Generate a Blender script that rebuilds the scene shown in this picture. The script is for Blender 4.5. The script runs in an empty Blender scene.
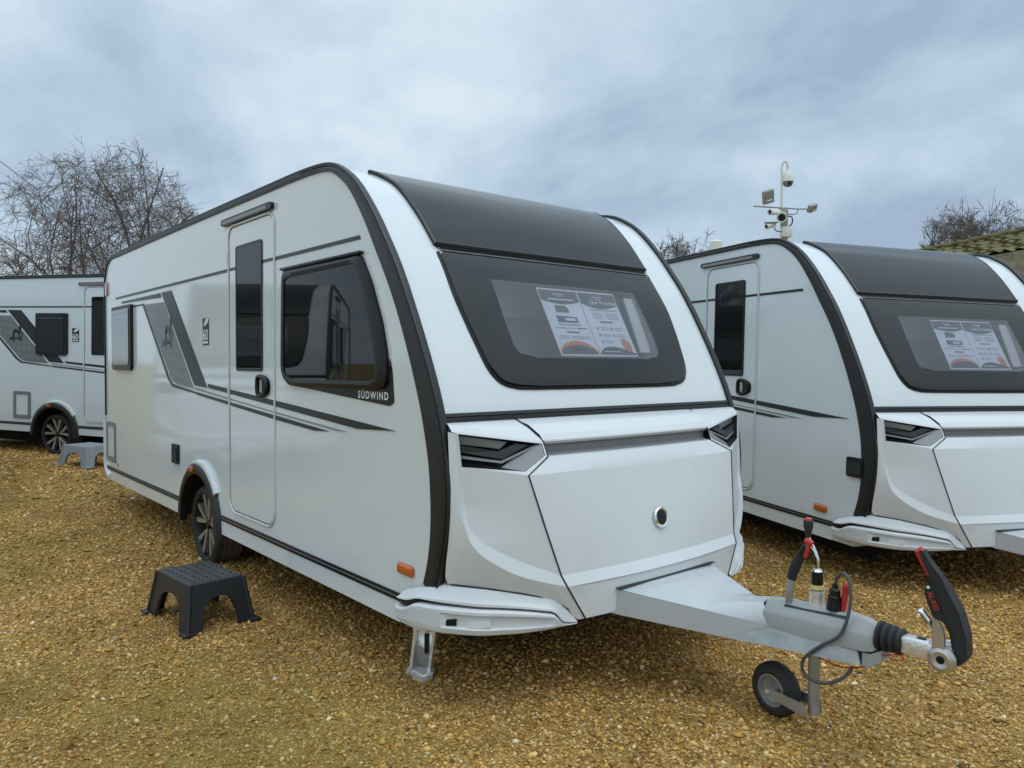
import bpy, bmesh, math, random
import numpy as np
from mathutils import Vector, Matrix
R_ = math.radians
SC = bpy.context.scene
COL = SC.collection

# ------------------------------------------------------------------ camera
CAM = (3.04191, -1.91181, 1.53548, 0.70187, -0.02704, 0.00439, 759.113)
cy_, cp_ = CAM[3], CAM[4]
Fv = Vector((-math.cos(cy_)*math.cos(cp_), math.sin(cy_)*math.cos(cp_), math.sin(cp_)))
R0 = Fv.cross(Vector((0, 0, 1))).normalized(); U0 = R0.cross(Fv)
Rv = math.cos(CAM[5])*R0 + math.sin(CAM[5])*U0
Uv = -math.sin(CAM[5])*R0 + math.cos(CAM[5])*U0
cd = bpy.data.cameras.new('camera'); co = bpy.data.objects.new('camera', cd); COL.objects.link(co)
m3 = Matrix((Rv, Uv, -Fv)).transposed()
co.matrix_world = Matrix.Translation(CAM[:3]) @ m3.to_4x4()
cd.sensor_width = 36.0; cd.lens = 36.0*CAM[6]/1024.0
cd.clip_start = 0.05; cd.clip_end = 3000
SC.camera = co

# ------------------------------------------------------------------ sky + sun (overcast)
SUN_EL, SUN_AZ = R_(70), R_(14)       # azimuth measured from +x towards +y
wd = bpy.data.worlds.new('World'); SC.world = wd; wd.use_nodes = True
nt = wd.node_tree; nt.nodes.clear()
def N(nt, t, **k):
    n = nt.nodes.new(t)
    for a, b in k.items(): setattr(n, a, b)
    return n
def L(nt, a, b): nt.links.new(a, b)
def build_world():
    out = N(nt, 'ShaderNodeOutputWorld'); bg = N(nt, 'ShaderNodeBackground'); bg.inputs[1].default_value = 0.10
    sky = N(nt, 'ShaderNodeTexSky'); sky.sky_type = 'NISHITA'; sky.sun_disc = False
    sky.sun_elevation = SUN_EL; sky.sun_rotation = math.pi/2 - SUN_AZ
    sky.air_density = 1.0; sky.dust_density = 2.0
    tc = N(nt, 'ShaderNodeTexCoord')
    sep = N(nt, 'ShaderNodeSeparateXYZ'); L(nt, tc.outputs['Generated'], sep.inputs[0])
    z = N(nt, 'ShaderNodeMath', operation='MAXIMUM'); L(nt, sep.outputs[2], z.inputs[0]); z.inputs[1].default_value = 0.0
    za = N(nt, 'ShaderNodeMath', operation='ADD'); L(nt, z.outputs[0], za.inputs[0]); za.inputs[1].default_value = 0.42
    dv = N(nt, 'ShaderNodeVectorMath', operation='DIVIDE'); L(nt, tc.outputs['Generated'], dv.inputs[0])
    cb = N(nt, 'ShaderNodeCombineXYZ')
    for i in range(3): L(nt, za.outputs[0], cb.inputs[i])
    L(nt, cb.outputs[0], dv.inputs[1])
    mp = N(nt, 'ShaderNodeMapping'); mp.inputs['Location'].default_value = (5.1, 0.7, 0.0); mp.inputs['Rotation'].default_value = (0, 0, R_(40)); mp.inputs['Scale'].default_value = (1.0, 1.1, 1.0)
    L(nt, dv.outputs[0], mp.inputs[0])
    n1 = N(nt, 'ShaderNodeTexNoise'); n1.inputs['Scale'].default_value = 2.0; n1.inputs['Detail'].default_value = 10; n1.inputs['Roughness'].default_value = 0.56; n1.inputs['Distortion'].default_value = 0.2
    L(nt, mp.outputs[0], n1.inputs[0])
    rp = N(nt, 'ShaderNodeValToRGB'); e = rp.color_ramp
    e.elements[0].position = 0.30; e.elements[0].color = (3.3, 4.3, 5.6, 1)
    e.elements[1].position = 0.66; e.elements[1].color = (6.6, 7.7, 8.5, 1)
    m_ = e.elements.new(0.47); m_.color = (4.7, 5.95, 7.15, 1)
    # a heavier bank of cloud low over the yard, in a fixed direction
    dt = N(nt, 'ShaderNodeVectorMath', operation='DOT_PRODUCT'); nz = N(nt, 'ShaderNodeVectorMath', operation='NORMALIZE')
    L(nt, tc.outputs['Generated'], nz.inputs[0]); L(nt, nz.outputs[0], dt.inputs[0])
    bank = (Fv + Rv*0.42 + Uv*0.20).normalized(); dt.inputs[1].default_value = bank
    mr = N(nt, 'ShaderNodeMapRange'); mr.interpolation_type = 'SMOOTHSTEP'
    L(nt, dt.outputs['Value'], mr.inputs[0]); mr.inputs[1].default_value = 0.84; mr.inputs[2].default_value = 1.0; mr.inputs[3].default_value = 0.0; mr.inputs[4].default_value = 0.17
    sb = N(nt, 'ShaderNodeMath', operation='SUBTRACT'); L(nt, n1.outputs[0], sb.inputs[0]); L(nt, mr.outputs[0], sb.inputs[1])
    # overcast skies are brighter overhead
    zr = N(nt, 'ShaderNodeMapRange'); L(nt, z.outputs[0], zr.inputs[0]); zr.inputs[1].default_value = 0.05; zr.inputs[2].default_value = 0.55; zr.inputs[3].default_value = -0.01; zr.inputs[4].default_value = 0.10
    ad = N(nt, 'ShaderNodeMath', operation='ADD'); L(nt, sb.outputs[0], ad.inputs[0]); L(nt, zr.outputs[0], ad.inputs[1])
    L(nt, ad.outputs[0], rp.inputs[0])
    br = N(nt, 'ShaderNodeMapRange'); L(nt, z.outputs[0], br.inputs[0]); br.inputs[1].default_value = 0.46; br.inputs[2].default_value = 1.0; br.inputs[3].default_value = 1.0; br.inputs[4].default_value = 2.05
    ml = N(nt, 'ShaderNodeMixRGB', blend_type='MULTIPLY'); ml.inputs[0].default_value = 1.0
    L(nt, rp.outputs[0], ml.inputs[1]); L(nt, br.outputs[0], ml.inputs[2])
    mx = N(nt, 'ShaderNodeMixRGB'); mx.inputs[0].default_value = 0.93
    L(nt, sky.outputs[0], mx.inputs[1]); L(nt, ml.outputs[0], mx.inputs[2])
    L(nt, mx.outputs[0], bg.inputs[0]); L(nt, bg.outputs[0], out.inputs[0])
build_world()
sl = bpy.data.lights.new('sun', 'SUN'); sl.energy = 0.5; sl.angle = R_(35); sl.color = (1.0, 0.97, 0.92)
so = bpy.data.objects.new('sun', sl); COL.objects.link(so)
sd = Vector((math.cos(SUN_EL)*math.cos(SUN_AZ), math.cos(SUN_EL)*math.sin(SUN_AZ), math.sin(SUN_EL)))
so.rotation_euler = sd.to_track_quat('Z', 'Y').to_euler(); so.location = (0, 0, 30)
vs = SC.view_settings
vs.view_transform = 'Standard'; vs.look = 'None'; vs.exposure = 0.16; vs.gamma = 1.0; vs.use_curve_mapping = False

# ------------------------------------------------------------------ materials
def pm(name, col, rough=0.5, metal=0.0, var=0.06, vscale=6.0, bump=0.0, bscale=60.0, coat=0.0, rvar=0.08, ior=1.5, spec=0.5):
    m = bpy.data.materials.new(name); m.use_nodes = True; t = m.node_tree
    b = t.nodes['Principled BSDF']; b.inputs['Metallic'].default_value = metal; b.inputs['IOR'].default_value = ior
    b.inputs['Coat Weight'].default_value = coat; b.inputs['Coat Roughness'].default_value = 0.06
    b.inputs['Specular IOR Level'].default_value = spec
    tc = N(t, 'ShaderNodeTexCoord'); n = N(t, 'ShaderNodeTexNoise'); n.inputs['Scale'].default_value = vscale; n.inputs['Detail'].default_value = 6
    L(t, tc.outputs['Object'], n.inputs[0])
    r = N(t, 'ShaderNodeMixRGB'); r.inputs[1].default_value = tuple(c*(1-var) for c in col)+(1,); r.inputs[2].default_value = tuple(min(1, c*(1+var)) for c in col)+(1,)
    L(t, n.outputs[0], r.inputs[0]); L(t, r.outputs[0], b.inputs['Base Color'])
    mr = N(t, 'ShaderNodeMapRange'); mr.inputs[3].default_value = max(0.01, rough*(1-rvar*2)); mr.inputs[4].default_value = min(1, rough*(1+rvar*2))
    L(t, n.outputs[0], mr.inputs[0]); L(t, mr.outputs[0], b.inputs['Roughness'])
    if bump > 0:
        n2 = N(t, 'ShaderNodeTexNoise'); n2.inputs['Scale'].default_value = bscale; n2.inputs['Detail'].default_value = 4
        L(t, tc.outputs['Object'], n2.inputs[0])
        bp = N(t, 'ShaderNodeBump'); bp.inputs['Strength'].default_value = bump; bp.inputs['Distance'].default_value = 0.01
        L(t, n2.outputs[0], bp.inputs['Height']); L(t, bp.outputs[0], b.inputs['Normal'])
    return m
def tinted(name, tint, haze, hazecol, rough=0.03):
    m = bpy.data.materials.new(name); m.use_nodes = True; t = m.node_tree; t.nodes.clear()
    o = N(t, 'ShaderNodeOutputMaterial'); tr = N(t, 'ShaderNodeBsdfTransparent'); tr.inputs[0].default_value = tint+(1,)
    df = N(t, 'ShaderNodeBsdfDiffuse'); df.inputs[0].default_value = hazecol+(1,)
    gl = N(t, 'ShaderNodeBsdfGlossy'); gl.inputs['Roughness'].default_value = rough
    fr = N(t, 'ShaderNodeFresnel'); fr.inputs[0].default_value = 1.49
    m1 = N(t, 'ShaderNodeMixShader'); m2 = N(t, 'ShaderNodeMixShader')
    tc = N(t, 'ShaderNodeTexCoord'); nz = N(t, 'ShaderNodeTexNoise'); nz.inputs['Scale'].default_value = 3; L(t, tc.outputs['Object'], nz.inputs[0])
    mr = N(t, 'ShaderNodeMapRange'); mr.inputs[3].default_value = haze*0.8; mr.inputs[4].default_value = haze*1.2; L(t, nz.outputs[0], mr.inputs[0])
    L(t, mr.outputs[0], m1.inputs[0]); L(t, tr.outputs[0], m1.inputs[1]); L(t, df.outputs[0], m1.inputs[2])
    L(t, fr.outputs[0], m2.inputs[0]); L(t, m1.outputs[0], m2.inputs[1]); L(t, gl.outputs[0], m2.inputs[2]); L(t, m2.outputs[0], o.inputs[0])
    return m
M = dict(
 white=pm('white_coachwork', (0.70, 0.75, 0.765), 0.10, var=0.025, vscale=1.3, coat=0.3),
 gel=pm('white_gelcoat', (0.66, 0.69, 0.70), 0.22, var=0.02, vscale=2.0, coat=0.25),
 bumper=pm('white_bumper_plastic', (0.64, 0.67, 0.68), 0.34, var=0.015, vscale=1.5, rvar=0.02),
 trim=pm('dark_grey_trim', (0.013, 0.015, 0.015), 0.40, var=0.12, vscale=9),
 black=pm('black_plastic', (0.008, 0.009, 0.009), 0.36, var=0.1, spec=0.35),
 matt=pm('matt_black', (0.02, 0.021, 0.022), 0.7, var=0.15),
 under=pm('underside_black', (0.012, 0.012, 0.012), 0.9),
 sky=pm('smoked_roof_panel', (0.010, 0.012, 0.013), 0.13, var=0.15, vscale=3, bump=0.012, bscale=14, coat=0.0, spec=0.33),
 winframe=pm('smoked_acrylic_border', (0.009, 0.012, 0.012), 0.07, var=0.1, spec=0.42),
 pane=tinted('clear_smoked_acrylic', (0.90, 0.92, 0.95), 0.13, (0.55, 0.59, 0.64), 0.04),
 dpane=tinted('dark_tinted_acrylic', (0.26, 0.30, 0.28), 0.08, (0.10, 0.115, 0.11), 0.02),
 blackglass=pm('black_tinted_glass', (0.007, 0.008, 0.008), 0.06, var=0.1, coat=0.3),
 greyglass=pm('grey_tinted_acrylic', (0.06, 0.068, 0.068), 0.12, var=0.1, coat=0.5),
 interior=pm('beige_interior', (0.33, 0.33, 0.325), 0.8),
 intlight=pm('pale_interior_locker', (0.75, 0.76, 0.76), 0.6),
 cushion=pm('grey_cushion', (0.16, 0.17, 0.18), 0.95, bump=0.1),
 decal=pm('charcoal_decal', (0.020, 0.024, 0.024), 0.3, var=0.06, spec=0.35),
 greydecal=pm('grey_decal', (0.22, 0.24, 0.24), 0.3, var=0.05),
 lid_grey=pm('grey_grip_strip', (0.20, 0.21, 0.215), 0.4),
 seam=pm('dark_seam', (0.03, 0.032, 0.034), 0.7),
 silver=pm('silver_alloy', (0.50, 0.50, 0.47), 0.32, metal=0.75, var=0.1),
 galv=pm('galvanised_steel', (0.38, 0.40, 0.40), 0.42, metal=0.7, var=0.35, vscale=16, bump=0.08),
 galvbright=pm('bright_zinc', (0.86, 0.88, 0.88), 0.24, metal=0.6, var=0.3, vscale=26, bump=0.35, bscale=50),
 satin=pm('satin_nickel', (0.55, 0.54, 0.51), 0.34, metal=0.8),
 chrome=pm('chrome', (0.8, 0.8, 0.8), 0.08, metal=1.0),
 greyplast=pm('grey_hitch_cover', (0.33, 0.345, 0.35), 0.36, var=0.04, bump=0.03, bscale=220),
 drawbar=pm('light_grey_drawbar', (0.50, 0.53, 0.55), 0.2, var=0.03, coat=0.2),
 rubber=pm('tyre_rubber', (0.022, 0.022, 0.021), 0.78, var=0.25, vscale=20, bump=0.2, bscale=80),
 tread=pm('dusty_tread', (0.125, 0.115, 0.085), 0.9, var=0.3, vscale=18, bump=0.4, bscale=60),
 orange=pm('amber_lens', (0.55, 0.125, 0.008), 0.16, var=0.12, vscale=40, coat=0.5),
 redlens=pm('red_lens', (0.46, 0.17, 0.17), 0.2, coat=0.5),
 clear=pm('clear_lens', (0.78, 0.8, 0.8), 0.08, var=0.15, vscale=50, coat=0.8),
 red=pm('red_plastic', (0.50, 0.035, 0.035), 0.38, var=0.08),
 yellow=pm('yellow_label', (0.72, 0.62, 0.2), 0.5),
 stool=pm('dark_grey_plastic', (0.015, 0.0165, 0.018), 0.42, var=0.1, bump=0.05, bscale=150),
 stooltop=pm('worn_grey_plastic', (0.038, 0.043, 0.046), 0.36, var=0.3, vscale=25),
 stoolpad=pm('black_tread_pads', (0.010, 0.010, 0.011), 0.5),
 stoolgrey=pm('pale_grey_plastic', (0.27, 0.30, 0.33), 0.45, var=0.06),
 stoolgreypad=pm('grey_tread_pads', (0.21, 0.235, 0.26), 0.5),
 paper=pm('white_paper', (0.82, 0.84, 0.91), 0.7, var=0.02),
 navy=pm('slate_print', (0.085, 0.105, 0.13), 0.6),
 blue=pm('blue_print', (0.06, 0.10, 0.22), 0.6),
 olive=pm('photo_print', (0.13, 0.125, 0.11), 0.6, var=0.5, vscale=60),
 orangep=pm('orange_print', (0.72, 0.25, 0.12), 0.6),
 inkgrey=pm('grey_print', (0.36, 0.38, 0.44), 0.7),
 letter=pm('pale_lettering', (0.78, 0.79, 0.80), 0.4),
 lampw=pm('awning_lens', (0.26, 0.23, 0.215), 0.4),
 camwhite=pm('off_white_housing', (0.74, 0.74, 0.70), 0.4),
 camgrey=pm('weathered_grey_metal', (0.30, 0.30, 0.26), 0.5, var=0.25, vscale=20),
 floodglass=pm('floodlight_glass', (0.26, 0.28, 0.27), 0.15),
 cable=pm('black_cable', (0.02, 0.02, 0.022), 0.5),
 greycable=pm('grey_cable', (0.065, 0.065, 0.07), 0.5),
 bark=pm('bare_bark', (0.125, 0.10, 0.085), 0.9, var=0.3, vscale=5),
 twig=pm('bare_twigs', (0.165, 0.130, 0.110), 0.9, var=0.3, vscale=2),
)
def stone_wall_mat():
    m = bpy.data.materials.new('rubble_stone'); m.use_nodes = True; t = m.node_tree; b = t.nodes['Principled BSDF']; b.inputs['Roughness'].default_value = 0.9
    tc = N(t, 'ShaderNodeTexCoord'); v = N(t, 'ShaderNodeTexVoronoi'); v.inputs['Scale'].default_value = 3.6; L(t, tc.outputs['Object'], v.inputs[0])
    n = N(t, 'ShaderNodeTexNoise'); n.inputs['Scale'].default_value = 5; n.inputs['Detail'].default_value = 8; L(t, tc.outputs['Object'], n.inputs[0])
    r = N(t, 'ShaderNodeValToRGB'); r.color_ramp.elements[0].color = (0.15, 0.13, 0.075, 1); r.color_ramp.elements[1].color = (0.34, 0.31, 0.21, 1); r.color_ramp.elements[0].position = 0.3; r.color_ramp.elements[1].position = 0.7
    mx = N(t, 'ShaderNodeMixRGB', blend_type='OVERLAY'); mx.inputs[0].default_value = 0.5
    L(t, n.outputs[0], r.inputs[0]); L(t, r.outputs[0], mx.inputs[1]); L(t, v.outputs['Color'], mx.inputs[2])
    hs = N(t, 'ShaderNodeHueSaturation'); hs.inputs['Saturation'].default_value = 0.9; mx.inputs[0].default_value = 0.0; L(t, mx.outputs[0], hs.inputs['Color']); L(t, hs.outputs[0], b.inputs['Base Color'])
    return m
def mossy_tile_mat():
    m = bpy.data.materials.new('mossy_tiles'); m.use_nodes = True; t = m.node_tree; b = t.nodes['Principled BSDF']; b.inputs['Roughness'].default_value = 0.95
    tc = N(t, 'ShaderNodeTexCoord'); n = N(t, 'ShaderNodeTexNoise'); n.inputs['Scale'].default_value = 2.6; n.inputs['Detail'].default_value = 10; n.inputs['Roughness'].default_value = 0.7; L(t, tc.outputs['Object'], n.inputs[0])
    r = N(t, 'ShaderNodeValToRGB'); e = r.color_ramp; e.elements[0].position = 0.36; e.elements[0].color = (0.12, 0.075, 0.045, 1); e.elements[1].position = 0.66; e.elements[1].color = (0.20, 0.18, 0.065, 1)
    q = e.elements.new(0.5); q.color = (0.135, 0.125, 0.045, 1)
    L(t, n.outputs[0], r.inputs[0]); L(t, r.outputs[0], b.inputs['Base Color'])
    return m
def weather(m, film, ripple):
    t = m.node_tree; b = t.nodes['Principled BSDF']; src = b.inputs['Base Color'].links[0].from_socket
    tc = N(t, 'ShaderNodeTexCoord'); mp = N(t, 'ShaderNodeMapping'); mp.inputs['Scale'].default_value = (9, 9, 0.55); L(t, tc.outputs['Object'], mp.inputs[0])
    n = N(t, 'ShaderNodeTexNoise'); n.inputs['Scale'].default_value = 1.6; n.inputs['Detail'].default_value = 8; n.inputs['Roughness'].default_value = 0.65; L(t, mp.outputs[0], n.inputs[0])
    r = N(t, 'ShaderNodeMapRange'); r.interpolation_type = 'SMOOTHSTEP'; r.inputs[1].default_value = 0.50; r.inputs[2].default_value = 0.78; r.inputs[3].default_value = 0.0; r.inputs[4].default_value = film; L(t, n.outputs[0], r.inputs[0])
    sp = N(t, 'ShaderNodeTexNoise'); sp.inputs['Scale'].default_value = 55; sp.inputs['Detail'].default_value = 3; L(t, tc.outputs['Object'], sp.inputs[0])
    r2 = N(t, 'ShaderNodeMapRange'); r2.inputs[1].default_value = 0.66; r2.inputs[2].default_value = 0.80; r2.inputs[3].default_value = 0.0; r2.inputs[4].default_value = film*1.2; L(t, sp.outputs[0], r2.inputs[0])
    a = N(t, 'ShaderNodeMath', operation='ADD'); L(t, r.outputs[0], a.inputs[0]); L(t, r2.outputs[0], a.inputs[1])
    mx = N(t, 'ShaderNodeMixRGB'); mx.inputs[2].default_value = (0.34, 0.31, 0.25, 1); L(t, a.outputs[0], mx.inputs[0]); L(t, src, mx.inputs[1]); L(t, mx.outputs[0], b.inputs['Base Color'])
    n3 = N(t, 'ShaderNodeTexNoise'); n3.inputs['Scale'].default_value = 1.1; n3.inputs['Detail'].default_value = 2; L(t, tc.outputs['Object'], n3.inputs[0])
    bp = N(t, 'ShaderNodeBump'); bp.inputs['Strength'].default_value = 1.0; bp.inputs['Distance'].default_value = ripple; L(t, n3.outputs[0], bp.inputs['Height']); L(t, bp.outputs[0], b.inputs['Normal'])
weather(M['white'], 0.05, 0.008); weather(M['gel'], 0.07, 0.006); weather(M['bumper'], 0.10, 0.0); weather(M['drawbar'], 0.16, 0.0); weather(M['greyplast'], 0.22, 0.0)
M['stone'] = stone_wall_mat(); M['tiles'] = mossy_tile_mat()
M['brick'] = pm('weathered_brick', (0.19, 0.10, 0.07), 0.9, var=0.35, vscale=8)
def graphic_mat():
    m = bpy.data.materials.new('patterned_grey_graphic'); m.use_nodes = True; t = m.node_tree; b = t.nodes['Principled BSDF']; b.inputs['Roughness'].default_value = 0.3
    tc = N(t, 'ShaderNodeTexCoord'); mp = N(t, 'ShaderNodeMapping'); mp.inputs['Rotation'].default_value = (0, R_(38), 0); mp.inputs['Scale'].default_value = (14, 14, 14)
    L(t, tc.outputs['Object'], mp.inputs[0]); ck = N(t, 'ShaderNodeTexChecker'); ck.inputs['Scale'].default_value = 1.0
    ck.inputs[1].default_value = (0.155, 0.17, 0.167, 1); ck.inputs[2].default_value = (0.185, 0.20, 0.197, 1)
    L(t, mp.outputs[0], ck.inputs[0])
    n = N(t, 'ShaderNodeTexNoise'); n.inputs['Scale'].default_value = 30; L(t, tc.outputs['Object'], n.inputs[0])
    mx = N(t, 'ShaderNodeMixRGB', blend_type='OVERLAY'); mx.inputs[0].default_value = 0.25; L(t, ck.outputs[0], mx.inputs[1]); L(t, n.outputs[0], mx.inputs[2]); L(t, mx.outputs[0], b.inputs['Base Color'])
    return m
M['graphic'] = graphic_mat()

# ------------------------------------------------------------------ mesh helpers
OFF = Vector((0, 0, 0))
class MB:
    def __init__(s): s.v = []; s.f = []; s.m = []
    def add(s, vs, fs, mi=0):
        o = len(s.v); s.v += [tuple(p) for p in vs]; s.f += [tuple(i+o for i in f) for f in fs]; s.m += [mi]*len(fs)
        return s
    def box(s, c, size, rot=None, bev=0.0, seg=2, mi=0):
        bm = bmesh.new(); bmesh.ops.create_cube(bm, size=1.0)
        for v in bm.verts: v.co = Vector((v.co.x*size[0], v.co.y*size[1], v.co.z*size[2]))
        if bev > 0: bmesh.ops.bevel(bm, geom=list(bm.edges), offset=bev, segments=seg, profile=0.5, affect='EDGES')
        mt = Matrix.Translation(c)
        if rot is not None: mt = mt @ rot.to_4x4()
        bm.transform(mt); bm.verts.index_update()
        s.add([v.co for v in bm.verts], [[v.index for v in f.verts] for f in bm.faces], mi); bm.free(); return s
    def tube(s, pts, r, n=8, smooth=0, cap=True, mi=0):
        P = [Vector(p) for p in pts]
        rr = list(r) if isinstance(r, (list, tuple)) else [r]*len(P)
        if smooth:
            Q = []; q = []
            for i in range(len(P)-1):
                p0, p1, p2, p3 = P[max(0, i-1)], P[i], P[i+1], P[min(len(P)-1, i+2)]
                for k in range(smooth):
                    t = k/smooth
                    Q.append(0.5*((2*p1)+(p2-p0)*t+(2*p0-5*p1+4*p2-p3)*t*t+(3*p1-p0-3*p2+p3)*t**3)); q.append(rr[i]*(1-t)+rr[i+1]*t)
            Q.append(P[-1]); q.append(rr[-1]); P, rr = Q, q
        up = None; vs = []; fs = []
        for i, p in enumerate(P):
            d = (P[min(i+1, len(P)-1)]-P[max(i-1, 0)]).normalized()
            if up is None:
                up = Vector((0, 0, 1)) if abs(d.z) < 0.9 else Vector((1, 0, 0))
            a = (up - d*up.dot(d)).normalized(); b = d.cross(a); up = a
            for k in range(n):
                th = 2*math.pi*k/n; vs.append(p + (a*math.cos(th)+b*math.sin(th))*rr[i])
        for i in range(len(P)-1):
            for k in range(n):
                fs.append((i*n+k, i*n+(k+1) % n, (i+1)*n+(k+1) % n, (i+1)*n+k))
        if cap: fs.append(tuple(range(n-1, -1, -1))); fs.append(tuple((len(P)-1)*n+k for k in range(n)))
        return s.add(vs, fs, mi)
    def lathe(s, prof, c, axis=(0, 0, 1), n=32, close=False, mi=0, a0=0.0, a1=2*math.pi):
        ax = Vector(axis).normalized(); u = ax.orthogonal().normalized() if abs(ax.y) < .9 else Vector((1, 0, 0)); u = (u-ax*u.dot(ax)).normalized(); w = ax.cross(u); C = Vector(c)
        full = abs(a1-a0-2*math.pi) < 1e-6; m = n if full else n+1; vs = []; fs = []
        for (r, h) in prof:
            for k in range(m):
                th = a0+(a1-a0)*k/n; vs.append(C+ax*h+(u*math.cos(th)+w*math.sin(th))*r)
        rows = len(prof)
        for i in range(rows if close else rows-1):
            j = (i+1) % rows
            for k in range(n):
                k2 = (k+1) % m; fs.append((i*m+k, i*m+k2, j*m+k2, j*m+k))
        return s.add(vs, fs, mi)
    def plate(s, poly, mp, t0, t1, mi=0):
        """2-D polygon extruded between depths t0 and t1; mp(a, b, t) -> 3-D point"""
        n = len(poly)
        vs = [mp(a, b, t0) for a, b in poly]+[mp(a, b, t1) for a, b in poly]
        fs = [tuple(range(n)), tuple(range(2*n-1, n-1, -1))]+[(i, n+i, n+(i+1) % n, (i+1) % n) for i in range(n)]
        return s.add(vs, fs, mi)
    def grid(s, rows, mi=0, flip=False):
        n = len(rows[0]); vs = [p for r in rows for p in r]; fs = []
        for i in range(len(rows)-1):
            for k in range(n-1):
                f = (i*n+k, i*n+k+1, (i+1)*n+k+1, (i+1)*n+k); fs.append(f[::-1] if flip else f)
        return s.add(vs, fs, mi)
    def build(s, name, mats, parent=None, angle=32, fix=True):
        me = bpy.data.meshes.new(name); me.from_pydata([Vector(p)+OFF for p in s.v], [], s.f)
        mats = mats if isinstance(mats, (list, tuple)) else [mats]
        for m in mats: me.materials.append(m)
        if len(mats) > 1: me.polygons.foreach_set('material_index', s.m)
        if fix:
            bm = bmesh.new(); bm.from_mesh(me); bmesh.ops.remove_doubles(bm, verts=bm.verts, dist=0.00005); bmesh.ops.recalc_face_normals(bm, faces=bm.faces); bm.to_mesh(me); bm.free()
        me.shade_smooth()
        if angle is not None: me.set_sharp_from_angle(angle=R_(angle))
        o = bpy.data.objects.new(name, me); COL.objects.link(o)
        if parent: o.parent = parent
        return o
def thing(name, label, cat, loc=(0, 0, 0), rot=(0, 0, 0), group=None):
    o = bpy.data.objects.new(name, None); COL.objects.link(o); o.empty_display_size = 0.2
    o.location = loc; o.rotation_euler = rot; tag(o, label, cat, group); return o
def tag(o, label=None, cat=None, group=None, kind=None):
    if label: o['label'] = label
    if cat: o['category'] = cat
    if group: o['group'] = group
    if kind: o['kind'] = kind
    return o
def text_mesh(txt, size, mp, name, mat, parent, depth=0.0006, align='LEFT', bold=0.0, space=1.0):
    """lettering turned to a mesh and laid on a surface by mp(a, b, t)"""
    cu = bpy.data.curves.new(name, 'FONT'); cu.body = txt; cu.size = size; cu.align_x = align; cu.extrude = 0.0; cu.offset = bold; cu.space_character = space; cu.resolution_u = 3
    ob = bpy.data.objects.new(name, cu); COL.objects.link(ob)
    me = bpy.data.meshes.new_from_object(ob); COL.objects.unlink(ob); bpy.data.objects.remove(ob); bpy.data.curves.remove(cu)
    for v in me.vertices: v.co = Vector(mp(v.co.x, v.co.y, depth))+OFF
    me.name = name; me.materials.clear(); me.materials.append(mat)
    o = bpy.data.objects.new(name, me); COL.objects.link(o)
    if parent: o.parent = parent
    return o
def catmull(pts, k):
    out = []
    for i in range(len(pts)-1):
        p0, p1, p2, p3 = [np.array(pts[j], float) for j in (max(0, i-1), i, i+1, min(len(pts)-1, i+2))]
        for q in range(k):
            t = q/k; out.append(0.5*((2*p1)+(p2-p0)*t+(2*p0-5*p1+4*p2-p3)*t*t+(3*p1-p0-3*p2+p3)*t**3))
    out.append(np.array(pts[-1], float)); return out
def rrect(x0, x1, y0, y1, r, n=6):
    rs = r if isinstance(r, (list, tuple)) else [r]*4     # bl, br, tr, tl
    out = []
    for (cx, cy, a, q) in ((x0, y0, 180, rs[0]), (x1, y0, 270, rs[1]), (x1, y1, 0, rs[2]), (x0, y1, 90, rs[3])):
        sx = 1 if cx == x0 else -1; sy = 1 if cy == y0 else -1
        for k in range(n+1):
            th = R_(a+90*k/n); out.append((cx+sx*q+q*math.cos(th), cy+sy*q+q*math.sin(th)))
    return out
def round_poly(pts, r, n=5):
    out = []
    for i in range(len(pts)):
        a, b, c = [Vector(pts[j % len(pts)]) for j in (i-1, i, i+1)]
        d = min(r, (a-b).length*0.45, (c-b).length*0.45); p = b+(a-b).normalized()*d; q = b+(c-b).normalized()*d
        for k in range(n+1):
            t = k/n; w = p*(1-t)**2+b*2*t*(1-t)+q*t*t; out.append((w.x, w.y))
    return out

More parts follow.
